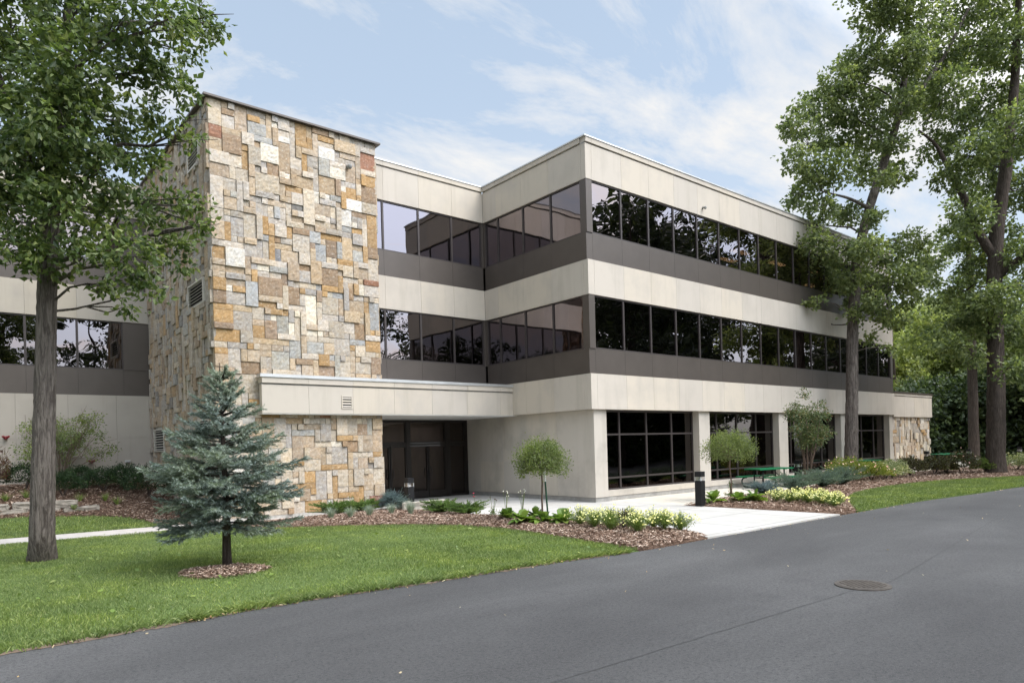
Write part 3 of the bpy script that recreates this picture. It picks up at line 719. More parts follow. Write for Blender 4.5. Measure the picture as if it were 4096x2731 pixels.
# ---- roofs, slabs and dim rooms behind the glass
mb = MB()
mb.box(.1, 23.4, .1, 18, 11.46, 11.49); mb.box(XR + .1, .099, D1 + .1, 18, 11.46, 11.49); mb.box(-22.3, XL - .02, YF + .1, 20, 11.44, 11.47)
mb.build('roof', M['roof'], bld)
mb = MB()
for z0, z1 in ((2.95, 3.15), (7.0, 7.25), (10.55, 10.7)):
    mb.box(.29, 23.2, .52, 14, z0, z1); 
    if z0 > 5: mb.box(XR + .15, .28, D1 + .3, 14, z0, z1); mb.box(-22.2, XL - .1, YF + .3, 18, z0, z1)
for z0, z1 in ((4.2, 4.3), (7.85, 7.95)):
    mb.box(.29, 23.2, .3, 14, z0, z1); mb.box(XR + .15, .28, D1 + .3, 14, z0, z1); mb.box(-22.2, XL - .1, YF + .3, 18, z0, z1)
mb.box(.3, 23.2, 9, 9.2, 0, 10.5); mb.box(XR, .29, 12, 12.2, 0, 10.5); mb.box(-22.2, XL, 17, 17.2, 0, 10.5); mb.box(23.2, 23.4, .5, 9, 0, 10.5)
mb.box(.6, 23.2, .6, 9, .02, .06); mb.box(XR, .6, 7.4, 12, .02, .06); mb.box(-22.3, -22.1, YF + .3, 18, 1, 10.5)
mb.build('interior', M['interior'], bld)
mb = MB(); mb.box(23.30, 23.45, .25, 18, 4.3, 11.4); mb.box(23.3, 23.45, 8.1, 18, 0, 4.3); mb.build('end_wall', M['panel2'], bld)
for x, y in ((11.9, 2.1), (12.6, 3.2), (15.3, 2.2), (18.2, 2.0), (21.0, 2.4), (21.6, 3.6)):
    mb = MB(); mb.box(x, x + 1.2, y, y + .28, 10.50, 10.54); mb.build('ceiling_light', M['tubelight'], bld)

# ================================================================== GROUND
def inside(poly, P):
    P = np.atleast_2d(P); x, y = P[:, 0], P[:, 1]
    r = np.zeros(len(P), bool); n = len(poly)
    for i in range(n):
        x0, y0 = poly[i][:2]; x1, y1 = poly[(i + 1) % n][:2]
        if y0 == y1: continue
        c = ((y0 > y) != (y1 > y)) & (x < (x1 - x0) * (y - y0) / (y1 - y0) + x0)
        r ^= c
    return r

def edgedist(poly, P):
    P = np.atleast_2d(P); d = np.full(len(P), 1e9)
    for i in range(len(poly)):
        a = np.array(poly[i][:2], float); b = np.array(poly[(i + 1) % len(poly)][:2], float)
        ab = b - a; t = np.clip(((P - a) @ ab) / (ab @ ab + 1e-12), 0, 1)
        d = np.minimum(d, np.linalg.norm(P - (a + t[:, None] * ab), axis=1))
    return d

def smooth_line(pts, k=6):
    pts = np.array(pts, float); out = []
    P = np.vstack([2 * pts[0] - pts[1], pts, 2 * pts[-1] - pts[-2]])
    for i in range(1, len(P) - 2):
        for t in np.linspace(0, 1, k, endpoint=False):
            a, b, c, d = P[i - 1], P[i], P[i + 1], P[i + 2]
            out.append(.5 * (2 * b + (c - a) * t + (2 * a - 5 * b + 4 * c - d) * t * t + (3 * b - a - 3 * c + d) * t ** 3))
    out.append(pts[-1]); return [tuple(p) for p in out]

def slope(x, y):
    """the ground climbs towards the left wing"""
    t = np.clip((np.asarray(y, float) - 5.8) / 5.6, 0, 1)
    return 1.05 * t * t * (3 - 2 * t) * (np.asarray(x) < -10.0)

def patch(name, poly, z, mat, step=None, zf=None, label=None):
    poly = [tuple(p[:2]) for p in poly]
    P = [Vector(p) for p in poly]
    E = [(i, (i + 1) % len(P)) for i in range(len(P))]
    if step:
        a = np.array(poly); lo, hi = a.min(0), a.max(0)
        gx, gy = np.meshgrid(np.arange(lo[0], hi[0], step), np.arange(lo[1], hi[1], step))
        q = np.stack([gx.ravel(), gy.ravel()], 1) + rng.uniform(-.2, .2, (gx.size, 2)) * step
        q = q[inside(poly, q)]; q = q[edgedist(poly, q) > step * .4]
        P += [Vector(p) for p in q]
    v, e, f, *_ = delaunay_2d_cdt(P, E, [], 1, 1e-5)
    v = np.array([(p.x, p.y) for p in v])
    zz = np.full(len(v), float(z))
    if zf is not None: zz += zf(v, edgedist(poly, v))
    n0 = len(v); nb = len(poly); fs = [np.array([t for t in f if len(t) == 3])]
    edge = np.array([(p[0], p[1]) for p in poly]); idx = [int(np.argmin(((v - e) ** 2).sum(1))) for e in edge]
    V = np.concatenate([np.column_stack([v, zz]), np.column_stack([edge, zz[idx]]), np.column_stack([edge, np.full(nb, -.11)])])
    fs.append(np.array([(n0 + i, n0 + (i + 1) % nb, n0 + nb + (i + 1) % nb, n0 + nb + i) for i in range(nb)]))
    o = mesh_from(name, V, fs, mat, None, None, step is not None)
    return tag(o, kind='structure')

ROADE = smooth_line([(-60, -6.9), (-30, -6.7), (-15.5, -6.62), (-13.5, -6.55), (-12.3, -6.54), (-10.46, -6.75), (-8, -6.93), (-6.4, -7.18), (-4.35, -7.2), (-1.6, -7.26), (1.04, -7.28), (2.8, -7.33), (6, -7.42), (9.7, -7.8), (13.5, -8.1), (20, -9.6), (30, -13), (45, -19), (70, -32)])
road_poly = ROADE + [(70, -43), (50, -30.5), (30, -22.5), (15, -20.5), (0, -21.5), (-60, -22)]
g = mesh_from('ground', [(-400, -400, -.12), (400, -400, -.12), (400, 400, -.12), (-400, 400, -.12)], [np.array([[0, 1, 2, 3]])], M['forest']); tag(g, kind='structure')
patch('road', road_poly, -.035, M['asphalt'], 2.5)
a, b = on(2352, 1152, 2, -.03), on(1640 / 1.387 / KK + 2400 / KK, (1900 + 570 / 1.387) / KK, 2, -.03)
c, d = on((2400 + 1180 / 1.387) / KK, (1900 + 700 / 1.387) / KK, 2, -.03), on(2400 / KK, (1900 + 1065 / 1.387) / KK, 2, -.03)
line = smooth_line([a[:2], b[:2] * .5 + a[:2] * .5, b[:2], b[:2] * .5 + c[:2] * .5, d[:2], d[:2] + (d - b)[:2] * .8], 30)
line = np.array(line); dl = np.gradient(line, axis=0); dl /= np.linalg.norm(dl, axis=1)[:, None]; nn = np.stack([-dl[:, 1], dl[:, 0]], 1)
line = line + rng.normal(0, .004, line.shape); wv = .003 + .008 * rng.random(len(line))
sv = np.concatenate([np.column_stack([line + nn * wv[:, None], np.full(len(line), -.031)]), np.column_stack([line - nn * wv[:, None], np.full(len(line), -.031)])])
nL = len(line)
tag(mesh_from('road_joint', sv, [np.array([(i, i + nL, i + 1 + nL, i + 1) for i in range(nL - 1)])], M['seam']), kind='structure')

BEDW = smooth_line([(-10.15, 3.2), (-9.49, 1.84), (-8.12, .78), (-6.75, -.72), (-6.05, -2.7), (-6.2, -5.1), (-6.33, -6.39), (-6.4, -7.15)])
BEDE = smooth_line([(-4.35, -7.18), (-3.95, -6.3), (-3.95, -4.5), (-4.02, -2.77), (-4.35, -1.2), (-4.7, .0), (-4.65, 1.5), (-4.8, 2.9), (-5.05, 3.75)])
WALKS = [(-40, 4.0), (-15, 3.95), (-13, 3.8), (-11, 3.6), (-10.15, 3.3)]
WALKN = [(-40, 5.35), (-15, 5.2), (-13, 5.05), (-11.2, 4.9), (-10.25, 4.8)]
RD = [p for p in ROADE if p[0] < -6.5]
lawn_poly = RD + BEDW[::-1] + [p for p in reversed(WALKS)]
patch('lawn', lawn_poly, 0, M['turf'], .5, lambda v, d: .02 * np.sin(v[:, 0] * .9) * np.sin(v[:, 1] * .8) * np.clip(d, 0, 1) - .03 * (1 - np.clip(d / .12, 0, 1)))
LBED = smooth_line([(-40, 7.8), (-15.5, 7.82), (-14.1, 7.75), (-12.4, 7.35), (-11.66, 6.7), (-11.4, 5.6), (-11.2, 4.92)])
north_poly = WALKN[:-1] + LBED[::-1]
patch('lawn', north_poly, 0.0, M['turf'], .4, lambda v, d: slope(v[:, 0], v[:, 1]))
walk_poly = WALKS + [(-5.1, 3.72), (-5.05, 4.3), (XL - .02, 4.3), (-10.24, 4.8)] + WALKN[::-1][1:]
patch('sidewalk', walk_poly, .012, M['walk'])
lbed_poly = LBED + [(-10.25, 4.84), (-10.25, 11.95), (-40, 11.95)]
patch('mulch_bed', lbed_poly, .0, M['mulchdark'], .3, lambda v, d: slope(v[:, 0], v[:, 1]) + .03 * np.clip(d / .3, 0, 1))
bed_poly = BEDW + [p for p in ROADE if -6.3 < p[0] < -4.4] + BEDE + [(-5.1, 3.72), (-10.1, 3.33)]
def mound(h): return lambda v, d: h * np.clip(d / .7, 0, 1) ** .7 + .01 * rng.random(len(v)) - .02 * (d < .02)
patch('mulch_bed', bed_poly, .005, M['mulch'], .22, mound(.10))
RBW = [(.95, -2.72), (1.0, -5), (1.05, -7.29)]
plaza_poly = BEDE + [(-5.1, 4.3), (-5.1, 7.3), (.23, 7.3), (.25, .2), (.9, .12)] + RBW + [p for p in reversed(ROADE) if -4.3 < p[0] < 1.0]
patch('plaza', plaza_poly, -.004, M['paving'])
RBN = smooth_line([(.95, -2.72), (3, -2.45), (5.5, -2.35), (8, -2.4), (10.5, -2.0), (12.5, -1.0), (15, -.9), (18, -1.5), (23, -1.8), (29, -2.2), (40, -2.5)])
patio_poly = [(.9, .14)] + RBN + [(42, 1.5), (29, .4), (29, .3), (.9, .3)]
patch('patio', patio_poly, -.002, M['pavers'])
RL = smooth_line([(2.0, -7.25), (3.0, -6.75), (4.6, -5.95), (6.3, -5.2), (8.5, -4.7), (11.5, -4.55), (15, -5.0), (19, -6.6), (24, -8.8), (32, -12)])
rbed_poly = RBW[:2] + [(1.08, -7.24), (1.9, -7.3)] + RL + [(40, -14), (46, -8), (40, -2.5)] + RBN[::-1][1:-1]
patch('mulch_bed', rbed_poly, .005, M['mulch'], .45, mound(.10))
rl_poly = [p for p in ROADE if 1.9 < p[0] < 32] + [(32, -12.9)] + RL[::-1]
patch('lawn', rl_poly, 0, M['turf'], .6)
# mulch ring round the spruce
SP = on(522, 1302, 2, 0)
RC = on(514, 1313, 2, 0)
ring = [tuple((RC + RT * [1, 1, 0] * math.cos(t) * (.70 + .05 * math.sin(3 * t)) + FW * math.sin(t) * (.58 + .05 * math.cos(4 * t)))[:2]) for t in np.linspace(0, 2 * math.pi, 40, endpoint=False)]
patch('mulch_bed', ring, .012, M['mulchdark'], .12, mound(.045))

# ---- grass blades (thinned with distance), bark chips, litter
def sample(poly, n):
    a = np.array([p[:2] for p in poly]); lo, hi = a.min(0), a.max(0); out = []
    while sum(map(len, out)) < n:
        q = rng.uniform(lo, hi, (n * 2, 2)); out.append(q[inside(poly, q)])
    return np.concatenate(out)[:n]
def visible(P):
    d = np.column_stack([P, np.zeros(len(P))]) - CAM
    z = d @ FW; x = (d @ RT) / np.maximum(z, .1) * FOC
    return (z > 2) & (np.abs(x) < 2048 * 1.7)
def blades(name, P, h, w, mat, z0=0, zf=None, lean=.5):
    n = len(P); a = rng.uniform(0, 2 * math.pi, n); hh = h * rng.uniform(.55, 1.25, n); ww = w * rng.uniform(.7, 1.3, n)
    dx = np.stack([np.cos(a), np.sin(a)], 1); l = rng.normal(0, lean, (n, 2)) * hh[:, None]
    z = np.full(n, float(z0)) + (zf(P) if zf else 0)
    v = np.empty((n, 4, 3))
    v[:, 0, :2] = P - dx * ww[:, None] / 2; v[:, 1, :2] = P + dx * ww[:, None] / 2
    v[:, 2, :2] = P + l * .45 + dx * ww[:, None] * .42; v[:, 3, :2] = P + l
    v[:, 0, 2] = v[:, 1, 2] = z - .01; v[:, 2, 2] = z + hh * .6; v[:, 3, 2] = z + hh
    i = np.arange(n)[:, None] * 4
    f = np.concatenate([i + [0, 1, 2], i + [0, 2, 3]])
    return mesh_from(name, v.reshape(-1, 3), [f], mat)
near_poly = [p for p in lawn_poly if p[0] > -24]
near_poly = [(-24, -6.68)] + [p for p in RD if p[0] > -24] + BEDW[::-1] + [(-11, 3.6), (-13, 3.8), (-15, 3.95), (-24, 4.0)]
P = sample(near_poly, 460000); P = P[visible(P)]
P = P[(~inside(ring, P)) | (edgedist(ring, P) < .05)]
patchy = np.sin(P[:, 0] * 2.1 + np.sin(P[:, 1] * 1.7) * 2) * np.sin(P[:, 1] * 1.9 + 1) 
P = P[rng.random(len(P)) < .72 + .28 * patchy]
tag(blades('grass', P, .038, .008, M['grass']), 'mown green lawn grass beside the road', 'grass', kind='stuff')
P = sample(north_poly, 60000); P = P[visible(P)]
tag(blades('grass', P, .06, .016, M['grass'], zf=lambda q: slope(q[:, 0], q[:, 1])), 'grass strip between the sidewalk and the left mulch bed', 'grass', kind='stuff')
P = sample(rl_poly, 90000); P = P[visible(P)]
tag(blades('grass', P, .07, .02, M['grass']), 'curved strip of grass between the right bed and the road', 'grass', kind='stuff')
e = np.array([p for p in smooth_line(RD, 14) if p[0] > -24]); k = len(e)
w_ = .01 + .07 * np.abs(np.sin(np.arange(k) * .21) * np.sin(np.arange(k) * .057)) + .03 * rng.random(k)
ev = np.concatenate([np.column_stack([e + np.stack([np.zeros(k), .05 + 0 * w_], 1), np.full(k, -.016)]), np.column_stack([e - np.stack([np.zeros(k), w_], 1), np.full(k, -.030)])])
tag(mesh_from('soil_edge', ev, [np.array([(i, i + k, i + 1 + k, i + 1) for i in range(k - 1)])], M['soil']), kind='structure')
# ragged edge tufts leaning over the asphalt
e = np.array([p for p in smooth_line(RD, 20) if -20 < p[0]]); e = np.repeat(e[rng.random(len(e)) < .8], 14, axis=0); e = e + rng.normal(0, .035, e.shape) + [0, .03]
tag(blades('grass', e, .075, .012, M['grass'], -.03, None, .9), 'ragged grass fringe along the edge of the asphalt', 'grass', kind='stuff')

def chips(name, P, zf, ln, wd, mat):
    n = len(P); a = rng.uniform(0, 2 * math.pi, n); L = ln * rng.uniform(.4, 1.5, n); W = wd * rng.uniform(.6, 1.4, n)
    d = np.stack([np.cos(a), np.sin(a), rng.normal(0, .35, n)], 1); d /= np.linalg.norm(d, axis=1)[:, None]
    s = np.stack([-np.sin(a), np.cos(a), rng.normal(0, .5, n)], 1); s /= np.linalg.norm(s, axis=1)[:, None]
    c = np.column_stack([P, zf(P) + rng.uniform(.0, .028, n)])
    dl, sw = d * (L / 2)[:, None], s * (W / 2)[:, None]
    v = np.stack([c - dl - sw, c + dl - sw, c + dl + sw, c - dl + sw], 1)
    return mesh_from(name, v.reshape(-1, 3), [np.arange(n)[:, None] * 4 + [0, 1, 2, 3]], mat)
P = sample(bed_poly, 26000)
tag(chips('bark_chips', P, lambda q: .01 + .10 * np.clip(edgedist(bed_poly, q) / .7, 0, 1) ** .7, .075, .014, M['chips']), 'shredded brown bark covering the front planting bed', 'mulch', kind='stuff')
P = sample(rbed_poly, 60000); P = P[visible(P) & (P[:, 0] < 26)]
tag(chips('bark_chips', P, lambda q: .01 + .10 * np.clip(edgedist(rbed_poly, q) / .7, 0, 1) ** .7, .09, .018, M['chips']), 'shredded brown bark in the bed beside the patio', 'mulch', kind='stuff')
P = sample(lbed_poly, 60000); P = P[visible(P) & (P[:, 0] > -18)]
tag(chips('bark_chips', P, lambda q: slope(q[:, 0], q[:, 1]) + .03, .08, .016, M['chips']), 'shredded brown bark on the slope below the left wing', 'mulch', kind='stuff')
P = sample(ring, 2600)
tag(chips('bark_chips', P, lambda q: .012 + .045 * np.clip(edgedist(ring, q) / .7, 0, 1) ** .7, .06, .012, M['chips']), 'ring of brown bark around the spruce trunk', 'mulch', kind='stuff')
# dry leaves scattered on the asphalt and lawn, thicker along the edge
P = sample([(-16, -12.5), (-4, -14), (14, -9), (14, -7.6), (-16, -6.7)], 60)
e = np.array([p for p in smooth_line(ROADE, 10) if -16 < p[0] < 14]); e = e[rng.choice(len(e), 260)] + np.stack([rng.normal(0, .1, 260), -np.abs(rng.normal(0, .10, 260))], 1)
tag(chips('fallen_leaves', np.concatenate([P, e]), lambda q: np.full(len(q), -.03), .030, .014, M['litter']), 'small dry leaves scattered over the asphalt', 'leaves', kind='stuff')
P = sample(near_poly, 500); P = P[visible(P)]
tag(chips('clover_leaves', P, lambda q: np.full(len(q), .035), .05, .045, M['leaf_stem']), 'small broad weeds and bits of leaf in the lawn', 'weeds', kind='stuff')

# ================================================================== VEGETATION
def unit(v): return v / (np.linalg.norm(v, axis=-1, keepdims=True) + 1e-9)

def leaf_mesh(name, C, D, L, W, mat, parent=None, fold=.25, up=None):
    """C centres, D direction of each leaf; two triangles folded along the midrib... a four point blade"""
    n = len(C); D = unit(D)
    r = unit(rng.normal(0, 1, (n, 3)) + (0 if up is None else up))
    s = unit(np.cross(D, r)); nn = np.cross(D, s)
    L = np.broadcast_to(L, n) * rng.uniform(.5, 1.3, n); W = np.broadcast_to(W, n) * rng.uniform(.6, 1.25, n)
    b = C - D * (L / 2)[:, None]; t = C + D * (L / 2)[:, None]
    m = C - D * (L * .08)[:, None] + nn * (W * fold)[:, None]
    v = np.stack([b, m + s * (W / 2)[:, None], t, m - s * (W / 2)[:, None]], 1)
    i = np.arange(n)[:, None] * 4
    return mesh_from(name, v.reshape(-1, 3), [np.concatenate([i + [0, 1, 2], i + [0, 2, 3]])], mat, parent)

def cluster_leaves(clumps, per_m2, twig_r, n_leaf, hollow=.5):
    """clumps: (centre, radius); twigs spread through each clump, thicker at its skin; leaves bunch on the twigs"""
    Cs, Ds = [], []
    for c, r in clumps:
        nt_ = max(4, int(per_m2 * r * r))
        d = unit(rng.normal(0, 1, (nt_, 3)))
        rad = r * (hollow + (1 - hollow) * rng.random(nt_) ** .6) * rng.uniform(.8, 1.18, nt_)
        p = np.array(c) + d * rad[:, None] * np.array([1, 1, .8])
        k = rng.poisson(n_leaf, nt_) + 2
        q = np.repeat(p, k, axis=0); o = rng.normal(0, twig_r, (len(q), 3)) * [1, 1, .7]
        Cs.append(q + o); Ds.append(np.repeat(d, k, axis=0) * .5 + o / twig_r * .5 + rng.normal(0, .5, (len(q), 3)) + [0, 0, -.45])
    return np.concatenate(Cs), np.concatenate(Ds)

def branch_to(mb, trunk, rad, target, r_end=.012, n=6):
    """a limb from the trunk to a clump"""
    target = np.array(target, float)
    d = np.linalg.norm(trunk - target, axis=1); drop = target[2] - trunk[:, 2]
    score = d + np.where(drop < .15 * d, 3 * (.15 * d - drop), 0) * .6
    i = int(np.argmin(score)); a = trunk[i]
    L = np.linalg.norm(target - a)
    if L < .15: return
    m = (a + target) / 2 + np.array([0, 0, .10 * L]) + rng.normal(0, .06, 3) * L
    t = np.linspace(0, 1, n)[:, None]
    pts = (1 - t) ** 2 * a + 2 * t * (1 - t) * m + t * t * target
    pts[1:-1] += rng.normal(0, .035, (n - 2, 3)) * min(1.5, L)
    r0 = min(rad[i] * .36, .012 + .013 * L)
    mb.tube(pts, np.linspace(r0, r_end, n), 6)
    for _ in range(3):                                      # twigs fanning out at the end
        e = target + rng.normal(0, .2, 3) * min(1.2, .5 + .25 * L)
        mb.tube([pts[-3], (pts[-2] + e) / 2 + rng.normal(0, .05, 3), e], [r_end * 1.3, r_end, .004], 4)

def resample(pts, rad, step=.25):
    pts = np.array(pts, float); rad = np.array(rad, float)
    s = np.concatenate([[0], np.cumsum(np.linalg.norm(np.diff(pts, axis=0), axis=1))])
    u = np.linspace(0, s[-1], int(s[-1] / step) + 2)
    P = np.stack([np.interp(u, s, pts[:, k]) for k in range(3)], 1)
    for _ in range(3): P[1:-1] = (P[:-2] + 2 * P[1:-1] + P[2:]) / 4
    return P, np.interp(u, s, rad)

def big_tree(name, label, cat, paths, clumps, leafmat_, L, W, per_m2, twig_r, n_leaf, barkm, group=None, step=.25, ridges=18, limb=True):
    base = np.array(paths[0][0][0], float)
    root = thing(name, label, cat, base, 0, group)
    mb = MB(); tr = []; tr_r = []
    for pts, rad in paths:
        P, R = resample(pts, rad, step)
        mb.tube(P - base, R, ridges, jit=.05); tr.append(P - base); tr_r.append(R)
    T = np.concatenate(tr); TR = np.concatenate(tr_r)
    loc = [(np.array(c) - base, r) for c, r in clumps]
    if limb:
        for c, r in loc:
            if rng.random() < .7: branch_to(mb, T, TR, c)
    mb.build('trunk', barkm, root, True)
    C, D = cluster_leaves(loc, per_m2, twig_r, n_leaf)
    leaf_mesh('crown', C, D, L, W, leafmat_, root, up=np.array([0, 0, 1.2]))
    return root

def clump_px(txt, depth, sc, spread):
    out = []
    for q in txt.split():
        u, v, r = map(float, q.split(','))
        out.append((at(u, v, depth + rng.uniform(-spread, spread)), r * sc))
    return out

# ---- shagbark tree close by on the left
d0 = 12.55
b0 = on(97, 1290, 2, -.03)
path = [(b0, .255), (at(97, 1240, d0), .205), (at(99, 1100, d0), .19), (at(103, 900, d0), .17), (at(108, 680, d0), .16), (at(117, 480, d0), .14), (at(128, 280, d0), .12), (at(150, 120, d0), .10), (at(165, -40, d0), .08), (at(180, -260, d0), .05)]
side = [(at(112, 560, d0), .08), (at(60, 380, d0 + .4), .06), (at(0, 180, d0 + .7), .05), (at(-60, 20, d0 + 1), .03)]
cl = clump_px("40,50,.75 160,40,.75 290,40,.6 395,40,.45 455,45,.36 40,170,.75 170,160,.75 300,150,.55 385,165,.4 20,290,.75 150,290,.75 275,270,.55 370,270,.4 425,215,.28 10,410,.65 120,410,.75 245,390,.55 335,370,.42 60,520,.5 175,510,.6 280,490,.55 375,480,.5 440,470,.32 462,520,.24 100,605,.42 190,590,.4 300,585,.5 390,570,.42 420,610,.25 250,655,.28 330,660,.34 285,705,.22 20,560,.38 480,75,.26 505,60,.16 430,120,.28 445,330,.2 -90,80,.8 -90,260,.8 -80,440,.7 -60,560,.45 60,-90,.8 200,-90,.8 340,-80,.7 440,-60,.45 -60,-80,.8 120,-220,.9 280,-220,.8 0,-220,.8 -200,150,.8 -200,350,.7 90,230,.7 210,330,.6 60,350,.7 140,470,.5", d0, 1.0, 1.3) + clump_px('95,570,.34 108,450,.42 125,320,.45 140,190,.45', d0 - .85, 1, .15)
big_tree('shade_tree', 'tall tree with shaggy grey bark on the lawn at the left edge', 'tree', [tuple(zip(*path)), tuple(zip(*side))], cl, M['leaf_near'], .135, .092, 165, .11, 6.5, M['bark_grey'], step=.09, ridges=28)

# ---- three big trees on the right
d1 = 31.0
b1 = at(1953, 1098, d1)
path = [(b1, .34), (at(1955, 1060, d1), .29), (at(1957, 900, d1), .255), (at(1958, 760, d1), .24), (at(1968, 600, d1), .22), (at(1990, 500, d1), .20), (at(2012, 430, d1), .19), (at(2045, 330, d1), .17), (at(2062, 275, d1), .15), (at(2078, 180, d1), .13), (at(2084, 60, d1), .11), (at(2090, -120, d1), .06)]
fork = [(at(2066, 262, d1), .10), (at(2110, 215, d1), .09), (at(2170, 130, d1), .07), (at(2225, 20, d1), .05)]
low = [(at(2000, 480, d1), .09), (at(1950, 455, d1 - .6), .06), (at(1890, 440, d1 - 1), .03)]
cl = clump_px("2010,50,1 2060,10,1.1 2130,60,1.0 1990,130,.9 2080,130,1.1 1925,190,.9 1880,245,.85 1960,235,1.1 2050,230,1.1 1835,290,.72 1905,310,1.0 1990,310,1.1 1838,365,.75 1915,390,1.0 2000,390,.9 1832,450,.65 1885,480,.85 1950,490,.7 2060,400,.7 1870,555,.7 1925,580,.8 1995,575,.75 2090,560,.8 1850,615,.5 1910,655,.7 1990,650,.75 2065,640,.8 1960,700,.55 2030,715,.6 1870,690,.4 1880,742,.26 2000,775,.32 2085,690,.6 2120,620,.7 2120,250,1.0 2040,800,.3 2130,170,1 1900,610,.6 1955,640,.7 2045,590,.8 2060,740,.5 2095,640,.7 1975,720,.45 2050,-90,1.3 2150,-60,1.3 1985,-40,.9 2100,-200,1.6 1860,410,.6 1830,520,.4 1960,160,.7 1840,245,.35 2010,690,.5", d1, 1.0, 2.0) + clump_px("2000,505,.55 2035,410,.5 2050,330,.6 2075,235,.7 2080,140,.7 1985,560,.5", d1 - 1.3, 1, .3)
big_tree('maple_tree', 'tall maple whose bare trunk rises in front of the right facade', 'tree', [tuple(zip(*path)), tuple(zip(*fork)), tuple(zip(*low))], cl, M['leaf_maple'], .18, .155, 100, .17, 7.5, M['bark_grey'], step=.2, ridges=20)

d3 = 30.6
b3 = at(2287, 1094, d3)
path = [(b3, .46), (at(2287, 1060, d3), .38), (at(2288, 860, d3), .34), (at(2283, 660, d3), .30), (at(2290, 520, d3), .28), (at(2312, 380, d3), .24), (at(2330, 200, d3), .18), (at(2340, 0, d3), .12)]
br = [(at(2284, 590, d3), .20), (at(2250, 540, d3), .18), (at(2215, 455, d3), .15), (at(2180, 390, d3), .11), (at(2150, 330, d3), .07), (at(2110, 300, d3 - .5), .04)]
br2 = [(at(2288, 640, d3), .16), (at(2330, 600, d3 - .5), .13), (at(2390, 560, d3 - 1), .08)]
cl = clump_px("2200,290,1.2 2280,240,1.3 2345,300,1.4 2180,210,1.1 2250,120,1.3 2325,100,1.4 2220,20,1.2 2300,0,1.3 2190,410,.8 2270,400,1.2 2345,440,1.3 2235,500,.8 2295,545,1.0 2350,590,1.1 2160,345,.8 2245,610,.8 2205,670,.75 2305,690,.95 2190,745,.5 2262,750,.75 2345,760,.9 2330,850,.7 2235,820,.5 2400,200,1.5 2420,420,1.5 2410,650,1.3 2400,820,.9 2260,-120,1.5 2360,-100,1.5 2240,350,.9 2310,330,1.1 2180,120,.9 2380,900,.6 2215,560,.5 2225,720,.7 2330,810,.7 2360,850,.8 2270,690,.8 2190,800,.45", d3, 1.0, 2.4)
big_tree('oak_tree', 'broad dark green tree with the thickest trunk at the right edge', 'tree', [tuple(zip(*path)), tuple(zip(*br)), tuple(zip(*br2))], cl, M['leaf_oak'], .185, .145, 98, .18, 7.5, M['bark_brown'], step=.25, ridges=22)
d2 = 44.0
b2 = at(2238, 1066, d2)
path = [(b2, .36), (at(2237, 1030, d2), .31), (at(2233, 850, d2), .27), (at(2228, 650, d2), .22), (at(2222, 450, d2), .14)]
cl = clump_px("2200,545,1.3 2140,590,1.3 2250,630,1.5 2165,690,1.2 2235,735,1.3 2115,650,1.0 2190,790,1.0 2270,820,1.0 2150,770,.8 2230,480,1.4", d2, 1.0, 2.5)
big_tree('oak_tree', 'slimmer brown trunked tree standing just left behind the thickest trunk', 'tree', [tuple(zip(*path))], cl, M['leaf_oak'], .26, .2, 46, .2, 7, M['bark_brown'], step=.4, ridges=14)

# ---- woodland beyond the building
def wood_tree(name, label, x, y, h, spread, mat, barkm, group, n=26, L=.34, W=.26, per=30, low=.25, rt=.22):
    base = np.array([x, y, -.1])
    lean = rng.normal(0, .4, 2)
    pts = [base, base + [lean[0] * .3, lean[1] * .3, h * .35], base + [lean[0], lean[1], h * .9]]
    cls = []
    for k in range(n):
        zz = rng.uniform(low, 1.0)
        w = spread * (1 - .75 * abs(zz - .55) ** 1.3) * rng.uniform(.25, 1.0)
        a = rng.uniform(0, 2 * math.pi)
        cls.append((base + [lean[0] * zz + w * math.cos(a), lean[1] * zz + w * math.sin(a), h * zz], rng.uniform(.7, 1.5) * spread / 3.2))
    return big_tree(name, label, 'tree', [(pts, [rt, rt * .8, .05])], cls, mat, L, W, per, .26, 6, barkm, group, step=.8, ridges=10)
gW = 'trees in the woodland beyond the building'
WT = [(2062, 60, 15, 4.5, 'leaf_wood', 'sunlit pale green tree rising right behind the pavilion roof'),
      (2125, 66, 17, 5, 'leaf_wood', 'light green woodland tree between the building end and the slim trunk'),
      (2185, 72, 18, 5, 'leaf_wood', 'yellowish green woodland tree behind the slim brown trunk'),
      (2255, 64, 17, 5, 'leaf_oak', 'dark leafy tree deep in the woods right of the slim trunk'),
      (2330, 58, 16, 5, 'leaf_oak', 'dark leafy tree in the woods behind the thickest trunk'),
      (2400, 50, 15, 5, 'leaf_oak', 'shady woodland tree at the far right behind the bed'),
      (2030, 82, 19, 5.5, 'leaf_wood', 'distant tall tree showing over the far roof corner'),
      (2150, 90, 22, 6, 'leaf_wood', 'most distant tall tree closing the gap over the pavilion')]
for u, dp, h, sp, mt, lab in WT:
    p = at(u, 1040, dp)
    wood_tree('woodland_tree', lab, p[0], p[1], h * .84, sp * .95, M[mt], M['bark_brown'], gW, n=24, L=.36, W=.28, per=26, low=.18)
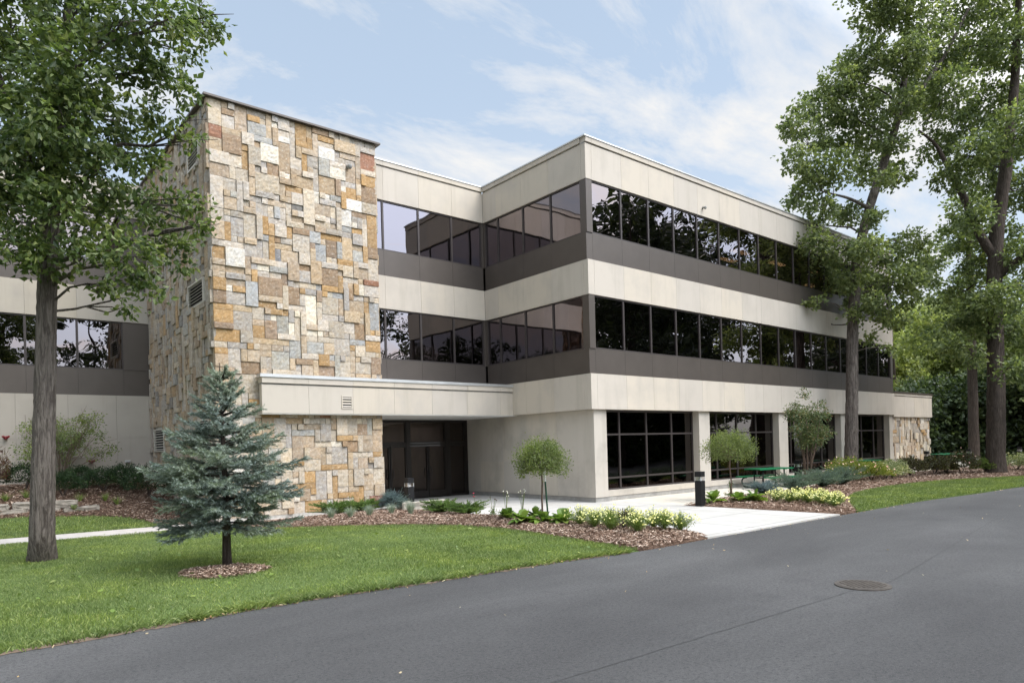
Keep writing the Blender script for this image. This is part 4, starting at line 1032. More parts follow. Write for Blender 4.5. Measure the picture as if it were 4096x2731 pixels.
# shrubby undergrowth that closes the view under the trees: reads as one dark mass
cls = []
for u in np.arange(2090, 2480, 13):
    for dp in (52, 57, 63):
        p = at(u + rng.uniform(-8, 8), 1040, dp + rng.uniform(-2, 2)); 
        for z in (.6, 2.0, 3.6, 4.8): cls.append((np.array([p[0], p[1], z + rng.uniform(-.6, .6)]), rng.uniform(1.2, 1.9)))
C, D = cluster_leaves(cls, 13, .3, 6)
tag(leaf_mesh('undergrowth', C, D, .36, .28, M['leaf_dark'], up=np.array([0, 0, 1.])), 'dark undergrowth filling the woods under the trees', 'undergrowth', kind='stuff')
cls = []
for k in range(170):
    a = math.radians(rng.uniform(48, 100)); dd = rng.uniform(92, 112)
    p = CAM[:2] + dd * np.array([math.sin(a), math.cos(a)])
    cls.append((np.array([p[0], p[1], rng.uniform(1, 10)]), rng.uniform(2.2, 3.5)))
C, D = cluster_leaves(cls, 7, .7, 5)
tag(leaf_mesh('far_woods', C, D, .8, .6, M['leaf_oak'], up=np.array([0, 0, 1.])), 'distant wall of leafy woods behind everything on the right', 'woods', kind='stuff')

# ---- trees across the road: only their reflections show, in the dark windows
proto = wood_tree('roadside_tree', 'tall leafy tree across the road, seen mirrored in the dark windows', 30, -24, 17, 4.6, M['leaf_mirror'], M['bark_brown'], 'trees across the road mirrored in the windows', n=26, L=.40, W=.30, per=11, low=.2)
def copy_thing(o, loc, rz, sc, label=None):
    r = o.copy(); COL.objects.link(r); r.location = loc; r.rotation_euler = (0, 0, rz); r.scale = (sc, sc, sc)
    if label: r['label'] = label
    for ch in list(o.children):
        c = ch.copy(); COL.objects.link(c); c.parent = r
        for gch in list(ch.children):
            d = gch.copy(); COL.objects.link(d); d.parent = c
    return r
for x, y, s in ((33, -26, 1.4), (39, -29, 1.45), (46, -33, 1.5), (51, -35, 1.5), (55, -37, 1.6), (64, -42, 1.6), (74, -48, 1.7), (86, -56, 1.7), (46, -40, 1.6), (60, -48, 1.7), (45, -13, 1.2), (54, -17, 1.35), (63, -21, 1.4), (74, -26, 1.5), (86, -30, 1.6), (98, -36, 1.6), (26, -25, 1.0), (19, -27, .8), (12, -25, .85), (5, -29, .7),
                (-6, -30, .95), (-14, -33, 1.0), (-24, -30, .75), (-32, -36, .8), (-40, -33, .75), (-30, -46, .85), (-46, -44, .8), (-22, -40, .75), (37, -36, 1.5), (70, -34, 1.5)):
    copy_thing(proto, (x, y, -.1), rng.uniform(0, 6.28), s * rng.uniform(.92, 1.06))

cls = []
for x in np.arange(-50, 110, 1.7):
    y = np.interp(x, [-50, 0, 15, 30, 50, 70, 110], [-24.5, -24, -23, -25, -33, -45.5, -70]); 
    for z in (.4, 1.8, 3.2): cls.append((np.array([x, y - rng.uniform(0, 2.5), z]), rng.uniform(1, 1.7)))
C, D = cluster_leaves(cls, 9, .4, 5)
tag(leaf_mesh('undergrowth', C, D, .5, .38, M['leaf_dark'], up=np.array([0, 0, 1.])), 'dark undergrowth across the road, mirrored low in the ground floor windows', 'undergrowth', kind='stuff')

# ---- young blue spruce on the lawn
def needle_mesh(name, segs, dens, ln, wd, mat, parent, droop=0.0):
    """needles brushed forward round each twig (segs: start, end)"""
    A, B = [np.array(q) for q in zip(*segs)]
    Ls = np.linalg.norm(B - A, axis=1); k = np.maximum(3, (Ls * dens).astype(int))
    idx = np.repeat(np.arange(len(A)), k); t = rng.random(len(idx))
    p = A[idx] + (B - A)[idx] * t[:, None]; ax = unit(B - A)[idx]
    r = unit(np.cross(ax, rng.normal(0, 1, (len(idx), 3))) + np.array([0, 0, .25]))
    d = unit(ax * .75 + r * .75 + [0, 0, -droop])
    L = ln * rng.uniform(.7, 1.2, len(idx))
    s = unit(np.cross(d, r)) * (wd / 2)
    v = np.stack([p - s, p + s, p + d * L[:, None]], 1)
    return mesh_from(name, v.reshape(-1, 3), [np.arange(len(idx) * 3).reshape(-1, 3)], mat, parent)
H = 3.42
root = thing('blue_spruce', 'young blue spruce with bare lower stem in a bark ring on the lawn', 'tree', (SP[0], SP[1], 0))
mb = MB(); mb.tube([(0, 0, -.05), (.0, 0, .3), (.01, .0, 1.2), (-.02, 0, 2.4), (-.03, 0, H - .25)], [.085, .07, .055, .03, .008], 12, jit=.04)
mb.tube([(-.03, 0, H - .3), (-.04, 0, H)], [.012, .006], 6)
segs = []
def spray(a, el, L, z, r):
    d = np.array([math.cos(a) * math.cos(el), math.sin(a) * math.cos(el), math.sin(el)])
    side = np.array([-math.sin(a), math.cos(a), 0]); n = max(4, int(L / .07)); prev = np.array([0, 0, z]); sag = rng.uniform(.05, .22)
    for i in range(1, n + 1):
        t = i / n; p = np.array([0, 0, z]) + d * L * t + np.array([0, 0, -sag * L * t * t + .14 * L * t ** 4])
        mbn = prev
        if t > .06: segs.append((prev, p))
        if t > .22 and i % 1 == 0:
            for s in (-1, 1):
                l2 = L * .42 * (1.12 - t) * rng.uniform(.6, 1.15) + .05
                e = p + (d * .72 + side * s * .62) * l2 + np.array([0, 0, rng.uniform(-.38, .32) * l2])
                segs.append((p, e))
                if l2 > .2:
                    for s2 in (-1, 1):
                        q = p + (e - p) * .5; segs.append((q, q + (d * .8 * .5 + side * (s * .3 + s2 * .45) + np.array([0, 0, rng.uniform(-.3, .1)])) * l2 * .42))
        if t > .25:
            for _ in range(2): segs.append((p, p + (d * .8 + side * rng.normal(0, .3) + np.array([0, 0, rng.uniform(-.45, .55)])) * rng.uniform(.08, .17)))
        prev = p
    mb.tube([np.array([0, 0, z]), np.array([0, 0, z]) + d * L * .5 + np.array([0, 0, -sag * L * .25]), prev], [r, r * .7, .004], 5)
z = .72
prof = lambda q: np.interp(q, [.5, .62, .85, 1.2, 1.5, 1.9, 2.3, 2.7, 3.0, 3.25, H], [1.15, 1.22, .98, 1.3, 1.22, .98, .66, .42, .27, .16, .04])
while z < H - .2:
    R = prof(z); nb = 11 if z < 2.3 else 7
    a0 = rng.uniform(0, 6.28)
    for k in range(nb):
        if rng.random() < .08: continue
        a = a0 + k * 2 * math.pi / nb + rng.normal(0, .16)
        el = np.interp(z, [.6, 1.0, 1.8, 2.6, 3.3], [-.12, .0, .16, .4, .75]) + rng.normal(0, .07)
        spray(a, el, R * rng.uniform(.68, 1.06), z + rng.uniform(-.06, .06), .016)
    z += np.interp(z, [.6, 2, 3.2], [.20, .18, .12])
segs.append((np.array([-.04, 0, H - .45]), np.array([-.04, 0, H - .15])))
mb.build('trunk', M['bark_brown'], root, True)
needle_mesh('crown', segs, 250, .046, .0115, M['needle'], root, .10)

# ---- small plants
def ball_shrub(name, label, cat, loc, rx, ry, h, mat, L, W, n, group=None, stems=6, barkm='bark_brown', zc=.0, flowers=None, hollow=.55, rot=0, upright=.0):
    """bushy shrub: uneven leafy dome on several stems"""
    root = thing(name, label, cat, loc, rot, group)
    mb = MB()
    for k in range(stems):
        a = rng.uniform(0, 6.28); e = np.array([math.cos(a) * rx * .6, math.sin(a) * ry * .6, h * rng.uniform(.55, .85)])
        mb.tube([(0, 0, -.03), e * [.35, .35, .5], e], [.016, .012, .004], 5)
    mb.build('stems', M[barkm], root)
    ang = rng.uniform(0, 2 * math.pi, n); cz = rng.uniform(-.15, 1, n); rr = np.sqrt(np.clip(1 - cz ** 2, 0, 1))
    rad = (hollow + (1 - hollow) * rng.random(n) ** .5)
    wob = 1 + .16 * np.sin(ang * 3 + cz * 4 + rng.uniform(0, 6)) + .10 * np.sin(ang * 7 - cz * 5) + rng.normal(0, .05, n)
    d = np.stack([np.cos(ang) * rr, np.sin(ang) * rr, cz], 1)
    C = d * (rad * wob)[:, None] * [rx, ry, h * .62] + [0, 0, h * .36 + zc]
    C[:, 2] = np.maximum(C[:, 2], .03)
    leaf_mesh('foliage', C, d + rng.normal(0, .6, (n, 3)) + [0, 0, .3 + upright], L, W, mat, root, up=np.array([0, 0, .8]))
    if flowers:
        fm, nf, fs = flowers
        i = rng.choice(n, nf); k = C[i] + d[i] * .07 + [0, 0, .03]
        flat_flowers('blossoms', k, fs, M[fm], root)
    return root
def flat_flowers(name, P, s, mat, parent):
    n = len(P); nrm = unit(rng.normal(0, .5, (n, 3)) + [-.2, -.3, .8]); a = unit(np.cross(nrm, rng.normal(0, 1, (n, 3)))); b = np.cross(nrm, a)
    v = [P]; 
    for t in np.linspace(0, 2 * math.pi, 6, endpoint=False): v.append(P + (a * math.cos(t) + b * math.sin(t)) * (s * rng.uniform(.35, .62, n))[:, None])
    v = np.stack(v, 1); i = np.arange(n)[:, None] * 7
    return mesh_from(name, v.reshape(-1, 3), [np.concatenate([i + [0, 1 + q, 1 + (q + 1) % 6] for q in range(6)])], mat, parent)

def arc_blades(name, n, h, spread, w, mat, parent, segn=4):
    V, F = [], []; base = 0
    for _ in range(n):
        a = rng.uniform(0, 6.28); sp = spread * rng.random() ** .6; hh = h * rng.uniform(.6, 1.1)
        d = np.array([math.cos(a), math.sin(a), 0]); s = np.array([-math.sin(a), math.cos(a), 0]) * w / 2
        p0 = d * rng.uniform(0, .05)
        for i in range(segn + 1):
            t = i / segn; p = p0 + d * sp * t ** 1.6 + np.array([0, 0, hh * (t - .25 * t * t * (sp / spread)) - .02])
            V += [p - s * (1 - t * .92), p + s * (1 - t * .92)]
        for i in range(segn): F.append((base + 2 * i, base + 2 * i + 1, base + 2 * i + 3, base + 2 * i + 2))
        base += 2 * (segn + 1)
    return mesh_from(name, V, [np.array(F)], mat, parent)

def tuft(name, label, loc, h, spread, n, mat, group, w=.006, cat='grass clump'):
    r = thing(name, label, cat, loc, 0, group); arc_blades('blades', n, h, spread, w, mat, r); return r

def rosette(name, label, loc, R, n, group, mat='leaf_berg', cat='plant', h=.26):
    r = thing(name, label, cat, loc, 0, group); V, F = [], []; b = 0
    for k in range(n):
        a = k * 2.4 + rng.normal(0, .3); el = rng.uniform(.25, 1.35); L = R * rng.uniform(.8, 1.25); W = L * rng.uniform(.42, .58)
        d = np.array([math.cos(a), math.sin(a), 0]); s = np.array([-math.sin(a), math.cos(a), 0])
        ts = np.linspace(0, 1, 6); wp = [.10, .55, .95, 1.0, .72, .12]
        for t, q in zip(ts, wp):
            hz_ = math.sin(el) * L * t - .35 * L * t ** 2.4 * (1.2 - el * .5)
            p = d * math.cos(el) * L * t * 1.05 + np.array([0, 0, hz_ + .01])
            cup = np.array([0, 0, .22 * W * q])
            V += [p - s * W / 2 * q + cup, p, p + s * W / 2 * q + cup]
        for i in range(5):
            for j in (0, 1): F.append((b + 3 * i + j, b + 3 * i + j + 1, b + 3 * i + 4 + j, b + 3 * i + 3 + j))
        b += 18
    mesh_from('leaves', V, [np.array(F)], M[mat], r, None, True); return r

def coreopsis(label, loc, R, h, group, nf=110, stems=150, bare=False):
    r = thing('coreopsis', label, 'flowers', loc, 0, group); V, F = [], []; tops = []
    mb = MB()
    for k in range(stems):
        a = rng.uniform(0, 6.28); q = R * rng.random() ** .55; top = np.array([math.cos(a) * q, math.sin(a) * q, h * (1 - .45 * (q / R) ** 2) * rng.uniform(.75, 1.12)])
        m = top * [.45, .45, .6]; s = np.array([-math.sin(a), math.cos(a), 0]) * .004
        i = len(V); V += [s * 0 + [-.004, 0, 0], np.array([.004, 0, 0]), m - s, m + s, top - s * .5, top + s * .5]; F += [(i, i + 1, i + 3, i + 2), (i + 2, i + 3, i + 5, i + 4)]
        tops.append(top)
    mesh_from('stems', V, [np.array(F)], M['leaf_stem'], r)
    tops = np.array(tops); n = 1300
    k = rng.integers(0, len(tops), n); t = rng.uniform(.3, .95, n)
    C = tops[k] * t[:, None] * np.array([.9, .9, 1]) + rng.normal(0, .02, (n, 3))
    leaf_mesh('foliage', C, rng.normal(0, .6, (n, 3)) + [0, 0, .7], .055, .010, M['leaf_stem'], r)
    flat_flowers('blossoms', np.concatenate([tops[rng.integers(0, len(tops), nf)] + rng.normal(0, .02, (nf, 3))]), .036, M['flower_y'], r)
    return r

def juniper(label, loc, rx, ry, h, mat, group, n=40, rot=0.0, up=.25, dens=260):
    r = thing('juniper', label, 'juniper', loc, rot, group); sg = []; mb = MB()
    for k in range(n):
        a = rng.uniform(0, 6.28); q = rng.uniform(.35, 1.1); L = np.array([math.cos(a) * rx, math.sin(a) * ry, h * rng.uniform(.3, 1.15) + up * 0]) * [q, q, 1]
        p0 = L * [.05, .05, .1]; m = L * [.5, .5, .75]
        pts = [p0 + (m - p0) * t for t in (0, .5)] + [m, m + (L - m) * .5, L]
        mb.tube([p0, m, L], [.008, .006, .002], 4)
        for i in range(1, 5):
            sg.append((pts[i - 1], pts[i])); d = unit(pts[i] - pts[i - 1]); s = unit(np.cross(d, [0, 0, 1.]))
            for sd in (-1, 1):
                for t in (.15, .4, .65, .9):
                    b_ = pts[i - 1] + (pts[i] - pts[i - 1]) * t; l = .12 * rng.uniform(.5, 1.2) * max(rx, .5)
                    sg.append((b_, b_ + (d * .75 + s * sd * .6 + [0, 0, rng.uniform(0, .5)]) * l))
    mb.build('stems', M['bark_brown'], r)
    needle_mesh('foliage', sg, dens, .026, .008, M[mat], r)
    return r

def gz(x, y, poly, h=.10): return float(.005 + h * np.clip(edgedist(poly, [(x, y)])[0] / .7, 0, 1) ** .7)
def FB(x, y): return (x, y, gz(x, y, bed_poly))
def RB(x, y): return (x, y, gz(x, y, rbed_poly))
def LB(x, y): return (x, y, float(slope(x, y)) + .02)

# front bed
gF = 'blue fescue tufts in the front bed'
for (x, y), lab in zip([(-8.04, 1.95), (-7.61, 1.68), (-7.03, 1.72), (-6.42, 1.6), (-6.2, .95)],
    ['blue fescue tuft at the left tip of the front bed, nearest the spruce', 'blue fescue tuft below the tall weed, second from the spruce', 'thin upright blue fescue tuft in the middle of its row', 'full blue fescue tuft in front of the dwarf spruce', 'tallest blue fescue tuft, in front of the limestone boulder']):
    tuft('blue_fescue', lab, FB(x, y), (.36 if 'tallest' not in lab else .48), .24, 300, M['fescue'], gF, .009)
gJ = 'low green junipers in the front bed'
for (x, y), rx, ry, lab in (((-7.4, 3.0), .75, .4, 'flat green juniper at the foot of the tower, next to the spruce'), ((-6.45, 3.2), .75, .45, 'green juniper fanning out left of the dwarf blue spruce'),
                            ((-5.35, .75), .6, .45, 'green juniper spreading right of the limestone boulder'), ((-5.05, -.05), .65, .45, 'green juniper spreading at the plaza edge under the red flower')):
    juniper(lab, FB(x, y), rx, ry, .30, 'needle3', gJ, 84)
# dwarf blue spruce
p = FB(-5.75, 2.75)
root = thing('dwarf_spruce', 'rounded dwarf blue spruce at the tower corner beside the boulder', 'shrub', p)
mb = MB(); mb.tube([(0, 0, -.03), (0, 0, .35)], [.03, .012], 8); sg = []
for k in range(120):
    d = unit(rng.normal(0, 1, 3)); d[2] = abs(d[2]) * .9 - .12
    e = d * np.array([.40, .40, .46]) * rng.uniform(.85, 1.05) + [0, 0, .16]; e[2] = max(e[2], .05); b_ = e * .35 + [0, 0, .08]
    mb.tube([(0, 0, .12), b_, e], [.008, .006, .003], 4); sg.append((b_, e))
    for q in range(7):
        t = rng.uniform(.4, 1); o = b_ + (e - b_) * t; sg.append((o, o + (unit(e - b_) * .7 + rng.normal(0, .5, 3)) * .11))
mb.build('stems', M['bark_brown'], root); needle_mesh('foliage', sg, 320, .024, .007, M['needle2'], root)
# boulders
def rock(label, loc, sx, sy, sz, rot=0, group=None, mat='limestone', name='boulder', cat='rock'):
    bm = bmesh.new(); bmesh.ops.create_cube(bm, size=1)
    bmesh.ops.bevel(bm, geom=bm.edges[:], offset=.09, segments=2, affect='EDGES', profile=.6)
    bmesh.ops.subdivide_edges(bm, edges=bm.edges[:], cuts=2, use_grid_fill=True)
    for v in bm.verts:
        v.co.x *= sx; v.co.y *= sy; v.co.z *= sz
        v.co += Vector(rng.normal(0, .012, 3))
    me = bpy.data.meshes.new(name); bm.to_mesh(me); bm.free(); me.materials.append(M[mat])
    o = bpy.data.objects.new(name, me); link(o); o.location = loc; o.rotation_euler = (rng.normal(0, .04), rng.normal(0, .04), rot)
    return tag(o, label, cat, group)
p = FB(-5.05, 2.0); rock('pale split limestone boulder at the foot of the bollard near the doors', (p[0], p[1], p[2] + .10), 1.35, .5, .34, -.55)
p = FB(-5.45, 2.75); rock('small brown rock wedged between dwarf spruce and boulder', (p[0] + .1, p[1], p[2] + .08), .3, .3, .3, .3)
# wispy flowering stalks
def stalks(label, loc, n, h, head, group, leafn=60, hs=.018):
    r = thing('flower_stalks', label, 'flowers', loc, 0, group); mb = MB(); hd = []
    for k in range(n):
        a = rng.uniform(0, 6.28); e = np.array([math.cos(a) * .13 * rng.random(), math.sin(a) * .13 * rng.random(), h * rng.uniform(.75, 1.05)])
        mb.tube([(0, 0, 0), e * [.4, .4, .55], e], [.006, .005, .003], 5); hd.append(e)
    mb.build('stems', M['leaf_stem'], r)
    C = rng.normal(0, .07, (leafn, 3)) * [1, 1, .5] + [0, 0, .1]; C[:, 2] = np.abs(C[:, 2])
    leaf_mesh('leaves', C, rng.normal(0, .6, (leafn, 3)) + [0, 0, .6], .09, .03, M['leaf_stem'], r)
    for e in hd:
        hq = MB(); hq.lathe([(hs * .4, -.012), (hs, -.002), (hs * .9, .008), (hs * .2, .02)], 8, e); hq.build('flower_head', M[head], r)
    return r
gS = 'tall flower stalks in the front bed'
stalks('pair of tall stalks with crimson flower heads', FB(-4.95, -.35), 2, .62, 'flower_r', gS, 40, .03)
stalks('single dark seed head standing over the juniper', FB(-5.1, .6), 1, .42, 'seed', gS, 10, .025)
stalks('brown seed heads on thin stalks left of the leafy clumps', FB(-5.0, -1.15), 4, .52, 'seed', gS, 60)
stalks('white daisies and buds on stalks behind the first leafy clump', FB(-4.65, -1.25), 6, .62, 'flower_w', gS, 90, .016)
stalks('white daisies leaning beside the little ball tree', FB(-4.55, -1.8), 6, .68, 'flower_w', gS, 90, .016)
stalks('thin green weed growing at the foot of the stone tower', FB(-7.1, 2.7), 5, .5, 'leaf_stem', gS, 70, .012)
gB = 'broad leaved clumps in the front bed'
for (x, y), s, lab in (((-5.3, -2.1), .26, 'yellowish broad leaved clump at the left of its group'), ((-5.45, -2.85), .29, 'large broad leaved clump left of the little ball tree trunk'), ((-4.55, -2.35), .26, 'broad leaved clump right behind the little ball tree trunk'),
                       ((-5.2, -3.3), .26, 'broad leaved clump in front of the green stake'), ((-5.05, -3.8), .31, 'tallest broad leaved clump, beside the yellow flowers')):
    rosette('broad_leaf_plant', lab, FB(x, y), s * 1.2, 26, gB)
gC = 'yellow coreopsis along the front bed'
for (x, y), R, lab in (((-5.05, -4.35), .30, 'yellow flower clump next to the broad leaved plants'), ((-5.2, -4.95), .26, 'small yellow flower clump, second from the broad leaved plants'), ((-4.75, -4.95), .33, 'full yellow flower clump at the back of the row'),
                       ((-5.3, -5.5), .24, 'low green clump with few yellow flowers at the front of the row'), ((-4.6, -5.4), .28, 'yellow flower clump behind the reddish one'), ((-5.25, -6.15), .26, 'yellow flower clump nearest the lawn corner'),
                       ((-4.35, -5.85), .33, 'wide yellow flower clump at the plaza edge'), ((-4.65, -6.35), .24, 'small yellow flower clump before the last one'), ((-4.32, -6.5), .32, 'last yellow flower clump, at the road end of the bed')):
    coreopsis(lab, FB(x, y), R * 1.3, .41, gC, 40 if 'few' in lab else 120)
ball_shrub('low_shrub', 'reddish low shrub among the yellow flowers', 'shrub', FB(-4.95, -5.55), .22, .22, .38, M['leaf_barberry'], .05, .02, 700)

# little ball trees on straight stems
def standard(label, loc, H_, hc, rx, rz, group, n=8200):
    r = thing('ball_tree', label, 'tree', loc, rng.uniform(0, 6), group); mb = MB()
    mb.tube([(0, 0, -.05), (.015, .01, hc * .4), (-.02, 0, hc * .75), (0, 0, hc)], [.028, .023, .02, .018], 8, jit=.06)
    sg = []
    for k in range(60):
        a = rng.uniform(0, 6.28); el = rng.uniform(-.25, 1.3); d = np.array([math.cos(a) * math.cos(el) * rx, math.sin(a) * math.cos(el) * rx, math.sin(el) * rz]) * rng.uniform(.7, 1.05)
        e = np.array([0, 0, hc + rz * .32]) + d; mb.tube([(0, 0, hc - .05), (np.array([0, 0, hc + .05]) + e) / 2 + [0, 0, -.03], e], [.009, .006, .002], 4)
    mb.build('trunk', M['bark_tan'], r, True)
    ang = rng.uniform(0, 6.28, n); cz = rng.uniform(-.62, 1, n); rr = np.sqrt(1 - cz ** 2); rad = (.35 + .65 * rng.random(n) ** .45)
    wob = 1 + .13 * np.sin(ang * 4 + cz * 3 + rng.uniform(0, 6)) + .12 * np.sin(ang * 7 + cz * 6) + rng.normal(0, .09, n) + (rng.random(n) < .04) * .16
    d = np.stack([np.cos(ang) * rr, np.sin(ang) * rr, cz], 1)
    C = d * (rad * wob)[:, None] * [rx, rx, rz] + [0, 0, hc + rz * .38]
    leaf_mesh('crown', C, d * .6 + rng.normal(0, .6, (n, 3)) + [0, 0, .35], (.058), .028, M['leaf_box'], r, up=np.array([0, 0, .6]))
    return r
gT = 'little ball shaped trees'
standard('little ball tree beside a green stake in the front bed', FB(-4.6, -2.62), 2.0, 1.18, .61, .56, gT)
standard('little ball tree in front of the second large window', RB(3.1, -2.95), 2.2, 1.28, .74, .58, gT)
# multi stemmed lilac by the patio
bp = at(1855, 1108, 27.0); bp = np.array(RB(bp[0], bp[1]))
root = thing('multistem_tree', 'slender many stemmed small tree between patio bollard and facade piers', 'tree', bp); mb = MB(); cls = []
for k in range(7):
    a = k * .9 + rng.normal(0, .2); q = rng.uniform(.25, .75); e = np.array([math.cos(a) * q, math.sin(a) * q, rng.uniform(2.2, 3.4)])
    mb.tube([(math.cos(a) * .08, math.sin(a) * .08, -.05), e * [.35, .35, .35], e * [.8, .8, .7], e], [.034, .028, .018, .006], 7, jit=.06)
    for t in (.5, .65, .8, .95):
        if e[2] * t > 1.55: cls.append((e * [t, t, t] + rng.normal(0, .12, 3), rng.uniform(.24, .36)))
for k in range(14):
    a = rng.uniform(0, 6.28); zz = rng.uniform(1.5, 3.1); q = .76 * math.sin(min(1, (zz - .7) / 1.5) * 1.57) * (1 if zz < 2.5 else .6)
    c = np.array([math.cos(a) * q, math.sin(a) * q, zz]); cls.append((c, .30)); mb.tube([c * [.2, .2, .5], c * [.6, .6, .8], c], [.014, .01, .004], 5)
cls.append((np.array([-.1, .0, 3.55]), .25))
mb.build('trunk', M['bark_tan'], root, True)
C, D = cluster_leaves(cls, 230, .085, 7); leaf_mesh('crown', C, D, .085, .05, M['leaf_lilac'], root, up=np.array([0, 0, .8]))

# right bed planting
gRB = 'broad leaved clumps in the right bed'
for (x, y), s, lab in (((1.55, -3.35), .33, 'broad leaved clump beside the near bollard'), ((1.85, -4.0), .29, 'broad leaved clump in the middle of the right bed tip'), ((2.1, -4.35), .33, 'upright broad leaved clump next to the blue juniper')):
    rosette('broad_leaf_plant', lab, RB(x, y), s * 1.15, 24, gRB)
stalks('grey green lavender stalks under the second ball tree', RB(3.4, -2.75), 16, .5, 'leaf_lilac', None, 120, .012)
gRJ = 'grey green junipers in the right bed'
for (x, y), rx, ry, h, m, lab in (((4.4, -3.3), .75, .6, .36, 'needle2', 'silvery blue juniper behind the broad leaved clumps'), ((6.4, -3.3), 1.1, .9, .50, 'needle4', 'wide grey green juniper in front of the picnic table'), ((8.4, -3.3), 1.1, .9, .55, 'needle4', 'grey green juniper at the foot of the many stemmed tree'), ((10.2, -3.2), 1.2, .9, .55, 'needle4', 'grey green juniper beside the pink flowering shrub')):
    juniper(lab, RB(x, y), rx, ry, h, m, gRJ, 70, dens=210)
gRC = 'yellow coreopsis in the right bed'
for (x, y), lab in zip([(2.3, -4.95), (2.2, -5.35), (2.75, -5.3), (2.3, -5.85), (3.1, -5.5), (2.15, -6.35), (2.8, -5.95), (1.95, -6.75), (2.5, -6.5)],
    ['yellow flower clump nearest the broad leaves of the right bed', 'yellow flower clump at the plaza side, second in line', 'yellow flower clump behind, beside the junipers', 'yellow flower clump in the middle of the right drift', 'yellow flower clump touching the lawn at the back', 'yellow flower clump facing the plaza, before the corner', 'yellow flower clump at the lawn side of the drift', 'yellow flower clump at the corner nearest the road', 'yellow flower clump at the lawn tip by the road']):
    coreopsis(lab, RB(x, y), .36, .36, gRC, 150, 120)
x1 = [(12.2, -2.5, .9, .95, 'leaf_lime', ('flower_p', 70, .07), 'flowering_shrub', 'lime green shrub with pink blossoms left of the maple trunk'), (12.9, -3.1, .8, .75, 'leaf_lime', ('flower_p', 50, .07), 'flowering_shrub', 'lower pink flowering lime shrub in front of the maple trunk'),
      (14.0, -3.2, .7, .7, 'leaf_pale', None, 'variegated_shrub', 'pale variegated shrub just right of the maple trunk'), (15.2, -3.0, .7, .75, 'leaf_pale', None, 'variegated_shrub', 'pale variegated shrub before the far pier'),
      (16.3, -3.3, .62, .85, 'leaf_barberry', None, 'dark_shrub', 'dark bronze shrub in front of the pavilion stone, left one'), (18.0, -3.7, .6, .85, 'leaf_barberry', None, 'dark_shrub', 'dark bronze shrub at the right corner of the pavilion'),
      (18.8, -3.9, .45, .75, 'leaf_barberry', None, 'dark_shrub', 'narrow dark bronze shrub, third from the pavilion'), (19.4, -4.3, .7, 1.0, 'leaf_barberry', ('flower_p', 30, .07), 'dark_shrub', 'tallest dark shrub with a few pink flowers'),
      (20.3, -5.0, .55, .65, 'leaf_stem', None, 'green_shrub', 'fresh green shrub left of the thickest trunk'), (22.6, -5.6, .8, .8, 'leaf_pale', None, 'variegated_shrub', 'pale variegated shrub right of the thickest trunk'), (23.8, -6.1, .8, .8, 'leaf_pale', None, 'variegated_shrub', 'pale variegated shrub at the right edge of the bed'),
      (20.2, -3.4, .5, .5, 'leaf_stem', ('flower_p', 14, .07), 'green_shrub', 'low green shrub with pink flowers before the slim trunk')]
for x, y, r_, h, m, fl, nm, lab in x1:
    ball_shrub(nm, lab, 'shrub', RB(x, y), r_, r_, h, M[m], .08, .05, 2300, 'shrubs along the right bed', flowers=fl)

# left bed planting
gY = 'dark yews below the left wing'
for (x, y), r_, h, lab in (((-14.05, 10.4), .62, .78, 'dark yew left of the shaggy trunk'), ((-13.2, 9.4), .6, .72, 'dark yew at the right foot of the shaggy trunk'), ((-12.65, 10.3), .5, .66, 'small square dark yew under the many stemmed bush'),
                           ((-12.1, 9.6), .72, .75, 'wide dark yew in the middle of the slope'), ((-11.5, 9.8), .6, .78, 'dark yew right of the wide one'), ((-11.0, 8.8), .68, .95, 'dark yew next to the stone tower')):
    ball_shrub('yew_shrub', lab, 'shrub', LB(x, y), r_, r_ * .8, h, M['leaf_yew'], .06, .03, 3000, gY, hollow=.75)
b = np.array(LB(-13.05, 10.9)); root = thing('multistem_tree', 'twiggy many stemmed bush against the left wing wall', 'shrub', b); mb = MB(); cls = []
for k in range(16):
    a = k * .55; q = rng.uniform(.5, 1.35); e = np.array([math.cos(a) * q, math.sin(a) * q * .55, rng.uniform(1.4, 2.7) - .35 * q])
    mb.tube([(math.cos(a) * .1, math.sin(a) * .08, 0), e * [.3, .3, .45], e], [.022, .016, .004], 6)
    for t in (.7, .85, 1.0): cls.append((e * t + rng.normal(0, .1, 3), rng.uniform(.2, .36)))
    for s in range(3): mb.tube([e * .55, e * .8 + rng.normal(0, .15, 3), e + rng.normal(0, .25, 3)], [.01, .007, .003], 4)
mb.build('trunk', M['bark_tan'], root); C, D = cluster_leaves(cls, 190, .085, 6); leaf_mesh('crown', C, D, .075, .04, M['leaf_box'], root, up=np.array([0, 0, .8]))
ball_shrub('red_shrub', 'reddish brown upright shrub cut by the left edge of the picture', 'shrub', LB(-14.95, 10.0), .5, .5, 1.5, M['leaf_red'], .10, .025, 2600, upright=1.2)
gG = 'green tufts in the left bed'
for (x, y), lab in zip([(-14.6, 9.2), (-14.1, 9.4), (-12.85, 8.8), (-12.2, 8.7), (-11.95, 8.3)], ['grass tuft at the left end above the stone edging', 'grass tuft left of the shaggy trunk above the stones', 'grass tuft right of the shaggy trunk', 'largest grass tuft in front of the wide yew', 'small grass tuft low on the slope']):
    tuft('grass_tuft', lab, LB(x, y), .32, .28, 60, M['leaf_stem'], gG, .016)
rosette('hosta', 'small pale hosta below the stone edging', LB(-13.1, 7.95), .2, 12, None, 'leaf_pale')

